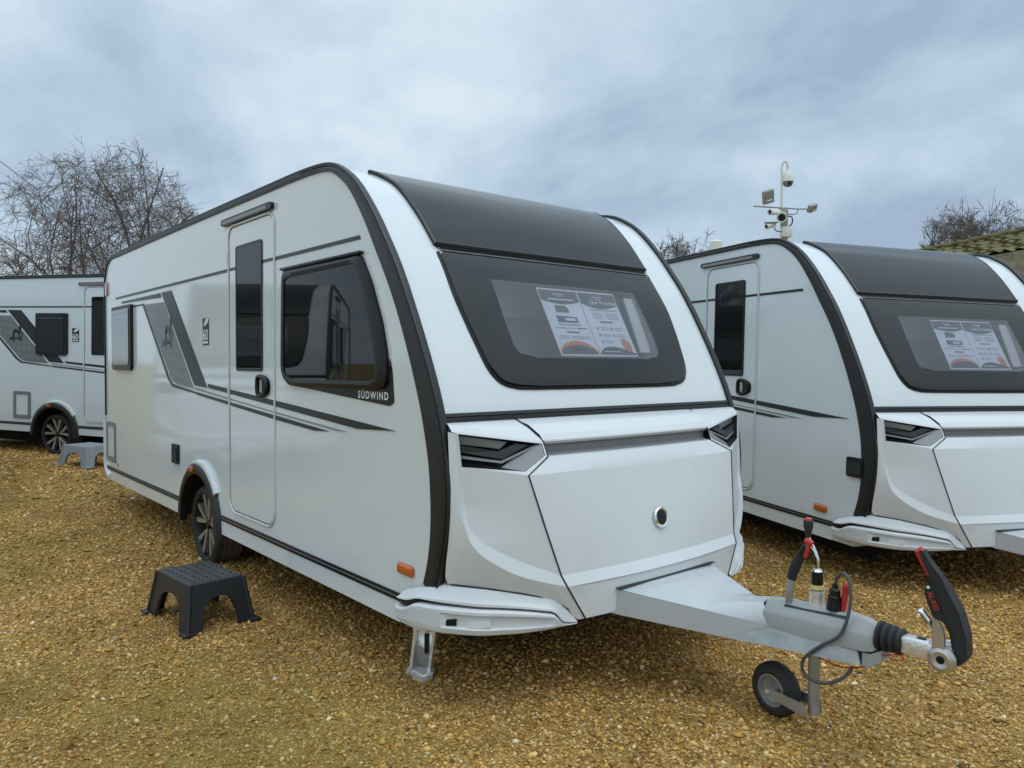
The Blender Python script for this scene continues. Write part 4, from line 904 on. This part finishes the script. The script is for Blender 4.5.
        m = MB(); m.lathe([(.0, .052), (.014, .052), (.015, .058), (.030, .062), (.046, .054), (.050, .044), (.046, .032), (.0, .030)], (1.962, yc, .462), (0, -1, 0), 30)
        m.lathe([(.0, .052), (.030, .062), (.046, .054), (.050, .044), (.046, .032), (.0, .030)], (1.962, yc, .462), (0, 1, 0), 30)
        m.box((1.95, yc, .478), (.10, .062, .07), bev=.02); hd = m.build('stabiliser', M['satin'], T, angle=35)
        MB().lathe([(.0, .0585), (.0135, .059), (.0155, .056)], (1.962, yc, .462), (0, -1, 0), 16).build('disc_bolt', M['black'], hd)
        # bracket plate going up to the handle
        mpv = lambda a, b, t: Vector((a, yc+t, b))
        m = MB().plate(round_poly([(1.930, .490), (1.934, .560), (1.930, .606), (1.952, .604), (1.970, .570), (1.976, .500), (1.955, .47)], .015), mpv, -.056, -.044); m.build('side_plate', M['satin'], hd, angle=25)
        m = MB().tube([(1.944, yc+.0, .505), (1.915, yc-.0, .555), (1.885, yc, .592), (1.872, yc, .604), (1.858, yc, .598)], [.013, .0125, .0125, .014, .012], 10, smooth=3); m.build('coupling_lever', M['chrome'], hd)
        out = [(1.985, .445), (2.022, .452), (2.040, .490), (2.035, .560), (2.012, .640), (1.975, .705), (1.945, .755), (1.903, .803), (1.880, .842), (1.864, .838), (1.880, .798), (1.910, .742), (1.902, .722), (1.893, .690), (1.903, .655), (1.925, .602), (1.958, .596), (1.980, .560), (1.992, .500)]
        m = MB(); n_ = len(out); cx_, cz_ = 1.96, .63
        lay = [(-.025, .90), (-.031, 1.0), (.031, 1.0), (.025, .90)]
        rp = round_poly(out, .012, 3); n_ = len(rp)
        L0 = []
        for t, k in lay:
            L0.append([Vector((a+(0 if k == 1 else (cx_-a)*.06), yc+t*(1.0 if b < .74 else .62), b+(0 if k == 1 else (cz_-b)*.02))) for a, b in rp])
        m.grid([l+l[:1] for l in L0]); m.add(L0[0], [tuple(range(n_))]); m.add(L0[-1], [tuple(range(n_))]); hn = m.build('handle', M['matt'], hd, angle=30)
        MB().tube([(1.874, yc-.004, .842), (1.860, yc-.004, .832), (1.876, yc-.004, .790), (1.898, yc-.004, .748)], [.014, .015, .009, .006], 8).build('handle_edge', M['red'], hn)
        mpt = lambda a, b, t: Vector((1.904+math.cos(R_(-64))*a-math.sin(R_(-64))*b*1.0, yc-.0325-t, .700+math.sin(R_(-64))*a+math.cos(R_(-64))*b))
        text_mesh('AL-KO', .0235, lambda a, b, t: mpt(a+.006, b-.004, t), 'lettering', M['red'], hn, bold=.0008)
        MB().lathe([(.0, .002), (.006, .0015), (.006, 0)], (1.906, yc-.0315, .712), (0, -1, 0), 12).build('indicator_dot', M['letter'], hn)
    if cfg.get('dome'):
        x, y = cfg['dome']
        MB().lathe([(.0, .20), (.10, .195), (.155, .165), (.17, .10), (.165, .0), (.0, -.01)], (x, y, 2.63), (0, 0, 1), 24).build('aerial_dome', M['camwhite'], T)
    OFF = Vector((0, 0, 0))
    return T

def c_pose(v, base=(-2.9, W/2, 0)):
    x, y, z, yaw, pi_, ro = v
    r = Matrix.Rotation(yaw, 3, 'Z') @ Matrix.Rotation(pi_, 3, 'Y') @ Matrix.Rotation(ro, 3, 'X')
    return Vector((x, y, z))+r @ Vector(base), (ro, pi_, yaw)
V2 = (0.3457, 3.4790, -0.0601, -0.3756, 0.0131, -0.0086)
V3 = (-7.417, 1.6455, 0.1123, 0.5369, 0.0191, -0.0018)
MAIN = dict(door_shift=0.0, side_window=True, pin=(-5.44, -.414), swoosh_shift=0.0, graphic=True, badge=-2.812, windows=[('pale', (-5.50, -4.785, 1.452, 2.082))],
            hatches=[('hatch', (-5.87, -5.49, .498, .910)), ('socket', (-3.56, -3.396, .705, .862))], amber=.022, hitch=True)
CFG2 = dict(door_shift=0.505, side_window=False, pin=(-5.44, -.429), swoosh_shift=0.175, graphic=False, badge=None, windows=[],
            hatches=[('socket', (.098, .258, .803, .942))], amber=-.163, amber_z=.518, hitch=True, steady=False, dome=None)
CFG3 = dict(door_shift=-0.075, side_window=True, pin=(-5.44, -.414), swoosh_shift=0.0, graphic=True, badge=-2.568, windows=[('dark', (-3.262, -2.648, 1.458, 2.079))],
            hatches=[('hatch', (-3.735, -3.383, .497, .905))], amber=.057, hitch=False)
l1, r1 = (-2.9, W/2, 0), (0, 0, 0)
caravan('caravan', 'white caravan in front with its drawbar, jockey wheel and hitch pointing at the viewer', l1, r1, MAIN)
l2, r2 = c_pose(V2)
caravan('caravan', 'white caravan parked alongside at the right edge, blank side panel ahead of its door', l2, r2, CFG2)
l3, r3 = c_pose(V3)
caravan('caravan', 'white caravan at the far left, standing behind the pale grey step', l3, r3, CFG3)

l4, r4 = c_pose((-6.54, -2.95, .06, .5369, .0, .0))
caravan('caravan', 'white caravan next in line, seen only mirrored in the front caravan\'s side', l4, r4, CFG3)

# ------------------------------------------------------------------ posters behind the front windows
def poster(label, loc, rot, y0, y1, kind, group):
    global OFF
    OFF = Vector((2.9, -W/2, 0))
    T = thing('poster', label, 'poster', loc, rot, group)
    a0 = Vector((-.054, 0, 1.953)); a1 = Vector((.154, 0, 1.577)); h = (a1-a0).length; e = (a1-a0)/h; nn = Vector((-e.z, 0, e.x)).normalized()
    if nn.x < 0: nn = -nn
    w = y1-y0; wave = lambda u: .004*math.sin(u*3.1)
    mp = lambda a, b, t: a0+Vector((0, y0+a+.012*(1-(h-b)/h*0), 0))*1.0+e*(h-b)+nn*(t+.0)
    def mpc(a, b, t): return Vector((0, y0+a, 0))+a0+e*(h-b)+nn*t
    def piece(nm, poly, mat, t):
        # refine so the sheet can bow
        n = len(poly); MB().add([mpc(a, b, t) for a, b in poly], [tuple(range(n))]).build(nm, mat, T, angle=None, fix=False)
    rows = [[mpc(w*i/8, h*j/6, 0) for i in range(9)] for j in range(7)]
    MB().grid(rows).build('sheet', M['paper'], T, angle=None)
    T1 = .0012
    arc = [(w*(.02+.96*i/12), h*(.80-.07*math.sin(math.pi*i/12) if kind == 'promise' else .815-.05*math.sin(math.pi*i/12))) for i in range(13)]
    piece('heading_block', [(w*.02, h*.975), *arc, (w*.98, h*.975)], M['navy'], T1)
    T2 = .0022
    def line(a0_, a1_, b, th, mat, nm='print_line'): piece(nm, [(w*a0_, h*(b-th)), (w*a1_, h*(b-th)), (w*a1_, h*(b+th)), (w*a0_, h*(b+th))], mat, T2)
    ins = lambda x, y, s: (lambda a, b, t: mpc(w*x+a, h*y+b, T2+t))
    if kind == 'promise':
        text_mesh('Our Promise', .042, ins(.24, .80, 1), 'heading', M['letter'], T, bold=.0008)
        line(.36, .62, .915, .007, M['letter']); line(.40, .58, .885, .004, M['letter'])
        line(.18, .88, .71, .009, M['inkgrey'])
        for k in range(3):
            line(.20, .44, .655-.035*k, .006, M['inkgrey']); line(.55, .88, .655-.035*k, .006, M['inkgrey'])
        line(.33, .66, .525, .010, M['navy'])
        for k, (x, y) in enumerate(((.15, .42), (.52, .42), (.15, .32), (.52, .32), (.15, .22))):
            c = [(w*(x+.035)+.010*math.cos(i*.785), h*y+.010*math.sin(i*.785)) for i in range(8)]; piece('bullet', c, M['orangep' if k == 1 else 'inkgrey'], T2)
            line(x+.10, x+.34, y+.015, .005, M['inkgrey']); line(x+.10, x+.32, y-.015, .005, M['inkgrey'])
        arc = [(w*(.02+.96*i/12), h*(.05+.10*math.sin(math.pi*(i/12)**.7))) for i in range(13)]
        piece('footer_block', [(w*.98, h*.025), (w*.02, h*.025), *arc], M['navy'], T1)
        line(.12, .55, .07, .006, M['letter'])
        c = [(w*.80+.036*math.cos(i*.52)*(.75 if i in (3,) else 1), h*.17+.042*math.sin(i*.52)+.016*math.cos(i*.52)*-1) for i in range(12)]; piece('orange_blob', c, M['orangep'], T2+.0006)
    else:
        line(.36, .62, .915, .007, M['letter']); line(.42, .56, .885, .004, M['letter']); line(.18, .82, .835, .011, M['letter'])
        piece('photo', [(w*.28, h*.64), (w*.60, h*.64), (w*.62, h*.69), (w*.56, h*.74), (w*.30, h*.745)], M['olive'], T2)
        piece('blue_logo', [(w*.24, h*.49), (w*.76, h*.49), (w*.76, h*.575), (w*.24, h*.585)], M['blue'], T2)
        line(.46, .70, .535, .016, M['letter']) if False else piece('logo_text', [(w*.44, h*.515), (w*.70, h*.515), (w*.70, h*.555), (w*.44, h*.555)], M['letter'], T2+.0006)
        line(.22, .80, .455, .009, M['inkgrey'])
        line(.10, .40, .405, .006, M['inkgrey']); line(.66, .92, .405, .006, M['blue']); line(.42, .62, .405, .004, M['inkgrey'])
        line(.36, .68, .345, .010, M['navy'])
        for k in range(2): line(.12, .36, .285-.03*k, .005, M['inkgrey']); line(.42, .92, .285-.03*k, .005, M['inkgrey'])
        o = [(w*(.5+.48*math.cos(R_(a))), h*(.025+.195*math.sin(R_(a)))) for a in range(0, 181, 12)]
        i_ = [(w*(.5+.45*math.cos(R_(a))), h*(.025+.135*math.sin(R_(a)))) for a in range(0, 181, 12)]
        piece('orange_arch', o, M['orangep'], T1); piece('footer_block', i_, M['navy'], T2)
        line(.32, .70, .09, .018, M['inkgrey']); 
    OFF = Vector((0, 0, 0))
for (l, r, where, grp) in ((l1, r1, 'front caravan', 'posters in the window of the front caravan'), (l2, r2, 'right-hand caravan', 'posters in the window of the right caravan')):
    poster('white sheet with photo, blue logo and orange arch, in window of the '+where, l, r, .872, 1.174, 'offer', grp)
    poster('white sheet with dark curved heading and orange blob, in window of the '+where, l, r, 1.178, 1.489, 'promise', grp)

# ------------------------------------------------------------------ step stools
def stool(label, loc, rz, sx, sy, h, mat, pad, top, tops=.81):
    T = thing('step_stool', label, 'step stool', loc, (0, 0, rz), 'plastic caravan steps')
    bx, by = sx/2, sy/2; tx, ty = bx*tops-.0, by*tops
    def P(u, v, z, ins=0.0):       # u, v in -1..1 on the footprint at height z
        k = z/h; a = (bx*(1-k)+tx*k)-ins; b = (by*(1-k)+ty*k)-ins
        return Vector((u*a, v*b, z))
    mb = MB()
    def outline(wl):
        ar = [(-wl, 0), (-wl+.03, .30*h), (-wl+.12, .52*h), (-wl+.28, .645*h), (0, .68*h)]
        ar = ar+[(-a, b) for a, b in ar[-2::-1]]
        return [(-.97, 0)]+ar+[(.97, 0), (.97, h*.985), (-.97, h*.985)]
    for side in range(4):
        ol = outline(.60 if side % 2 == 0 else .56)
        def Q(t, z, ins):
            if side == 0: return P(t, -1, z, ins)
            if side == 1: return P(1, t, z, ins)
            if side == 2: return P(-t, 1, z, ins)
            return P(-1, -t, z, ins)
        n = len(ol); f = [Q(t, z, 0) for t, z in ol]; g = [Q(t, z, .013) for t, z in ol]
        mb.add(f+g, [tuple(range(n)), tuple(range(2*n-1, n-1, -1))]+[(i, n+i, n+(i+1) % n, (i+1) % n) for i in range(n)])
    for su in (-1, 1):
        for sv in (-1, 1):
            pts = [P(su*.985, sv*.985, z, .004) for z in (0.004, h*.5, h*.985)]
            mb.tube(pts, .016, 8); mb.tube([p+Vector((-su*.03, 0, 0)) for p in pts], .009, 6); mb.tube([p+Vector((0, -sv*.03, 0)) for p in pts], .009, 6)
            mb.box(P(su*.95, sv*.93, .008)+Vector((su*.008, sv*.008, 0)), (.085, .070, .016), bev=.005)
    mb.build('stool_frame', mat, T, angle=30)
    m = MB(); m.box((0, 0, h-.008), (2*tx, 2*ty, .022), bev=.008, seg=3); tp = m.build('tread_plate', mat, T)
    m = MB(); nx, ny, q = 7, 6, 8
    def hgt(i, j):
        a, b = (i % q)-q/2+.5*0, (j % q)-q/2
        return .0045 if abs(a)/3.0+abs(b)/2.2 < 1.0 else .0
    X = nx*q+1; Y = ny*q+1
    rows = [[(-tx*.93+2*tx*.93*i/(X-1), -ty*.91+2*ty*.91*j/(Y-1), h+.0036+hgt(i, j)) for i in range(X)] for j in range(Y)]
    m.grid(rows); m.m = [1 if max(hgt(i+a, j+b) for a in (0, 1) for b in (0, 1)) > .001 else 0 for j in range(Y-1) for i in range(X-1)]
    m.build('tread_surface', [top, pad], tp, angle=20, fix=False)
    return T
z0 = float(gh(-1.6, -.42))
stool('black plastic step stool on the gravel below the front caravan\'s door', (-1.630, -.415, z0), R_(5.5), .585, .40, .262, M['stool'], M['stoolpad'], M['stooltop'])
stool('pale grey plastic step stool beside the far left caravan\'s wheel', (-8.30, .30, float(gh(-8.3, .3))), R_(19), .68, .46, .27, M['stoolgrey'], M['stoolgreypad'], M['stoolgrey'])

# ------------------------------------------------------------------ camera mast
def mast():
    b = Vector((-4.99, 11.94, 0)); yaw = math.atan2(Rv.y, Rv.x); Rt = Vector((math.cos(yaw), math.sin(yaw), 0)); Nn = Vector((-Fv.x, -Fv.y, 0)).normalized()
    T = thing('camera_mast', 'slim pole carrying a white dome camera, floodlights and bullet cameras', 'camera mast', (b.x, b.y, 0))
    q = lambda r, z, n=0.0: Rt*r+Nn*n+Vector((0, 0, z))
    rot = Matrix.Rotation(yaw, 3, 'Z')
    m = MB(); m.tube([q(-.03, 0), q(-.03, 4.45)], .07, 10); m.build('post', M['camgrey'], T)
    MB().box(q(-.01, 4.14, .08), (.19, .14, .20), rot, bev=.01).build('junction_box', M['camwhite'], T)
    MB().box(q(-.05, 4.52), (.16, .14, .22), rot, bev=.02).build('bracket', M['camgrey'], T)
    MB().tube([q(-.085, 4.5), q(-.09, 5.25), q(-.09, 5.42), q(-.06, 5.53), q(-.005, 5.53), q(.025, 5.44), q(.03, 5.32)], .024, 8, smooth=4).build('gooseneck', M['camwhite'], T)
    m = MB().lathe([(.0, .15), (.045, .145), (.085, .07), (.105, -.03), (.11, -.08), (.0, -.08)], q(.034, 5.22), (0, 0, 1), 20); dm = m.build('dome_camera', M['camwhite'], T)
    MB().lathe([(.098, -.08), (.095, -.12), (.065, -.165), (.0, -.185)], q(.034, 5.22), (0, 0, 1), 20).build('dome', M['lid_grey'], dm)
    MB().lathe([(.0, .125), (.035, .12), (.04, .08)], q(.034, 5.10, -.02), Nn, 12).build('lens', M['black'], dm)
    MB().tube([q(-.64, 4.66), q(-.3, 4.64), q(-.03, 4.63)], .014, 6).build('crossarm', M['camgrey'], T)
    MB().tube([q(-.03, 4.63), q(.2, 4.61), q(.45, 4.61)], .014, 6).build('crossarm', M['camgrey'], T)
    MB().tube([q(.24, 4.61), q(.22, 4.53), q(.13, 4.50), q(.02, 4.52)], .011, 6, smooth=4).build('cable', M['camgrey'], T)
    def flood(c, w, h, ry, rx):
        r = rot @ Matrix.Rotation(R_(rx), 3, 'Z') @ Matrix.Rotation(R_(ry), 3, 'Y') @ Matrix.Rotation(R_(25), 3, 'X')
        f = MB().box(c, (w, .09, h), r, bev=.02).build('floodlight', M['camgrey'], T)
        MB().box(c+r @ Vector((0, -.043, .02)), (w*.78, .012, h*.72), r, bev=.004).build('glass', M['floodglass'], f)
        MB().box(c+r @ Vector((0, -.052, -h*.22)), (w*.5, .008, h*.10), r).build('led_strip', M['clear'], f)
    flood(q(-.38, 4.83, .08), .23, .27, -18, 10); flood(q(.50, 4.62, .05), .26, .15, -18, 40)
    def bullet(c, d, ln, r):
        d = Vector(d).normalized()
        f = MB().lathe([(.0, -ln/2), (r*.8, -ln/2), (r, -ln/2+.02), (r, ln/2-.02), (r*1.12, ln/2), (r*.85, ln/2), (r*.8, ln/2-.02), (.0, ln/2-.025)], c, d, 16).build('bullet_camera', M['camwhite'], T)
        MB().lathe([(r*.8, ln/2-.018), (0, ln/2-.016)], c, d, 14).build('lens', M['black'], f)
    bullet(q(-.26, 4.52, .12), Nn*.5-Rt*.9+Vector((0, 0, -.1)), .28, .055)
    bullet(q(-.13, 4.42, .16), Nn*.9-Rt*.35+Vector((0, 0, -.25)), .30, .09)
    bullet(q(-.34, 4.26, .12), Nn*.4-Rt*.9+Vector((0, 0, -.3)), .22, .05)
    MB().box(q(-.33, 4.315, .12), (.24, .12, .02), rot, bev=.004).build('camera_hood', M['camgrey'], T)
    MB().tube([q(-.26, 4.22, .1), q(-.2, 4.16, .08), q(-.03, 4.15, .05)], .014, 6, smooth=3).build('camera_arm', M['camgrey'], T)
    MB().tube([q(.0, 4.45, .1), q(.08, 4.42, .12), q(.08, 4.30, .12), q(.02, 4.24, .1)], .012, 6, smooth=4).build('cable', M['cable'], T)
mast()

# ------------------------------------------------------------------ outbuilding with mossy roof
def outbuilding():
    a = Vector((-5.9, 20.9, 4.93)); bdir = (Vector((-3.45, 20.6, 0))-Vector((-6.2, 22.1, 0)))
    def at(u, v, d): return Vector(CAM[:3])+(Fv*CAM[6]+Rv*(u-512)-Uv*(v-384))/CAM[6]*d
    rl, rr = at(925, 251, 22.6), at(1013, 233.5, 20.0); el, er = at(930, 264.5, 21.4), at(1013, 250.5, 18.9)
    ext = rr-rl
    rl2, el2 = rl-ext*2.2, None
    d = Vector((ext.x, ext.y, ext.z)).normalized(); EXT = 4.0
    dn = er-rr; dn = dn-d*dn.dot(d)                          # down-slope
    T = thing('outbuilding', 'stone and brick outbuilding with mossy green tiled roof at the right edge', 'building', (rr.x, rr.y, 0))
    O = Vector((rr.x, rr.y, 0)); L_ = 9.0; top = rr-O+d*EXT; LT = L_+EXT
    nrm = d.cross(dn).normalized(); nrm = nrm if nrm.z > 0 else -nrm
    m = MB(); nu, courses = 220, 7; rows = []
    for c in range(courses):
        for k, t in enumerate((c/courses, (c+.97)/courses)):
            lift = .0 if k == 0 else .032
            rows.append([top-d*(LT*i/nu)+dn*t+nrm*(lift+.022*math.sin(i/nu*LT/.30*2*math.pi)+.016*math.sin(i*7.3+c*2.1)+.02*math.sin(i*.37+c*1.7)) for i in range(nu+1)])
    m.grid(rows); m.grid([[top-d*(LT*i/nu) for i in range(nu+1)], [top-d*(LT*i/nu)+Vector((-dn.x, -dn.y, dn.z)) for i in range(nu+1)]])
    rf = m.build('roof', M['tiles'], T, angle=60)
    MB().tube([top-d*(LT*i/60)+Vector((0, 0, .03+.02*math.sin(i*2.7))) for i in range(61)], .085, 8).build('ridge_tiles', M['tiles'], rf)
    nh = Vector((dn.x, dn.y, 0)).normalized(); dh = Vector((d.x, d.y, 0)).normalized()
    def wall(nm, mat, a, b, out, th):
        p, q = top+dn-d*(EXT-a)-nh*.12+nh*out, top+dn-d*(EXT-b)-nh*.12+nh*out
        f = [p-Vector((0, 0, .03)), q-Vector((0, 0, .03)), Vector((q.x, q.y, 0)), Vector((p.x, p.y, 0))]; g = [v-nh*th for v in f]
        MB().add(f+g, [(0, 1, 2, 3), (7, 6, 5, 4), (0, 4, 5, 1), (1, 5, 6, 2), (2, 6, 7, 3), (3, 7, 4, 0)]).build(nm, mat, T, angle=20)
    wall('wall', M['brick'], -L_, -.05, .0, .3); wall('gable_wall', M['stone'], -.05, EXT, .12, .5)
    back = -nh*(2*Vector((dn.x, dn.y, 0)).length-.24)
    p = top+dn-nh*.12+back; q = p-d*LT
    MB().add([p, q, Vector((q.x, q.y, 0)), Vector((p.x, p.y, 0))], [(0, 1, 2, 3)]).build('wall', M['brick'], T, angle=20)
outbuilding()

# ------------------------------------------------------------------ bare trees
def bare_tree(name, label, loc, height, rx, seed, stems=12, levels=4, dens=1.0, droop=0.35, twig_r=.006, up=.25):
    """many-stemmed bare tree: limbs fan out from the base and stop, unevenly, near a domed crown outline"""
    rnd = random.Random(seed); T = thing(name, label, 'tree', loc, (0, 0, 0), 'bare winter trees behind the caravans')
    tr, cr = MB(), MB(); lob = [(rnd.uniform(0, 6.28), rnd.uniform(2, 4), rnd.uniform(.05, .11)) for _ in range(4)]
    def inside(p):
        a = math.atan2(p.y, p.x); k = 1+sum(c*math.sin(b*a+p.z*.9+ph) for ph, b, c in lob)
        z = p.z/height; r = math.hypot(p.x, p.y)/rx
        return (r*r+max(0, z-.35)**2/.4225) < k*rnd.uniform(.86, 1.12) if z > .35 else r < k*(.45+1.57*z)
    def branch(p, d, ln, r, lv):
        nseg = 8 if lv == 0 else 5 if lv == 1 else 4
        pts = [p]; rs = [r]; cur = Vector(d)
        curl = Vector((rnd.gauss(0, 1), rnd.gauss(0, 1), rnd.gauss(0, .6)))*(.07 if lv == 0 else .17)
        for i in range(nseg):
            cur = (cur+curl+Vector((rnd.gauss(0, .09), rnd.gauss(0, .09), rnd.gauss(0, .07)))+Vector((0, 0, up*(.25 if lv < 2 else -droop*i/nseg)))).normalized()
            q = p+cur*(ln/nseg)
            if lv > 0 and not inside(q) or q.z < .15: break
            if lv == 0 and not inside(q): break
            p = q; pts.append(p); rs.append(max(twig_r*.55, r*(1-(i+1)/nseg*.78)))
        if len(pts) < 2: return
        rs = [max(twig_r*.55, r*(1-.93*i/(len(pts)-1))) for i in range(len(pts))] if len(pts) <= nseg else rs
        (tr if lv < 2 else cr).tube(pts, rs, 6 if lv < 1 else (4 if lv < 2 else 3), cap=False)
        if lv >= levels: return
        n = len(pts)-1
        nb = int((7 if lv == 0 else 6 if lv == 1 else 5)*dens*n/nseg+rnd.random())
        for k in range(nb):
            t = rnd.uniform(.25, 1.0); i = min(n-1, int(t*n)); q = pts[i].lerp(pts[i+1], t*n-i)
            dirv = (pts[i+1]-pts[i]).normalized(); side = Vector((rnd.gauss(0, 1), rnd.gauss(0, 1), rnd.gauss(0, .6))).normalized()
            branch(q, (dirv*.85+side*.7).normalized(), ln*rnd.uniform(.34, .58), max(twig_r, rs[i]*.55), lv+1)
    for s in range(stems):
        a = 2.39996*s; tilt = .05+(rx/height)*1.15*math.sqrt((s+.5)/stems)
        d = Vector((math.cos(a)*tilt, math.sin(a)*tilt, 1.0)).normalized()
        branch(Vector((math.cos(a)*.15, math.sin(a)*.15, 0)), d, height*rnd.uniform(.85, 1.02), .010*height, 0)
    tr.build('trunk', M['bark'], T, angle=None, fix=False); cr.build('crown', M['twig'], T, angle=None, fix=False)
    return T
bare_tree('bare_tree', 'wide many-stemmed bare tree rising behind the far left caravan', (-16.75, 2.55, .1), 6.5, 2.95, 11, stems=17, dens=1.04, twig_r=.0056)
bare_tree('bare_tree', 'low tangled bare tree behind the gap between front and right caravans', (-13.7, 20.3, 0), 6.3, 2.0, 4, stems=13, dens=1.0, twig_r=.011)
bare_tree('bare_tree', 'rounded bare tree rising behind the mossy pantile roof', (-8.1, 31.7, 0), 7.9, 2.9, 47, stems=20, dens=1.2, twig_r=.0095, droop=.05, up=.35)
bare_tree('bare_tree', 'distant bare tree showing only its top twigs above the front caravan roof', (-21.6, 17.4, 0), 8.75, 1.5, 31, stems=6, dens=.8, twig_r=.009)

# white cap on a pole and a thin curved lamp arm beyond the right-hand caravan
def vent():
    c = Vector(CAM[:3])+(Fv*CAM[6]+Rv*(716-512)-Uv*(246-384))/CAM[6]*17.0
    T = thing('chimney_pipe', 'white capped flue pipe beyond the right-hand caravan\'s roof', 'flue pipe', (c.x, c.y, 0))
    MB().tube([(0, 0, 0), (0, 0, c.z)], .09, 12).build('pipe', M['camwhite'], T)
    MB().lathe([(.0, .13), (.10, .125), (.135, .09), (.14, -.12), (.0, -.12)], (0, 0, c.z), (0, 0, 1), 20).build('cap', M['camwhite'], T)
vent()
def cable():
    pts = []
    a, b = Vector((-19.4, -.59, 7.34)), Vector((-29.8, 3.6, 7.42))
    for i in range(25):
        t = i/24; p = a.lerp(b, t); p.z -= .05*4*t*(1-t); pts.append(p)
    tag(MB().tube(pts, .011, 5).build('overhead_cable', M['cable']), 'thin black overhead cable slanting down behind the left tree', 'cable')
cable()
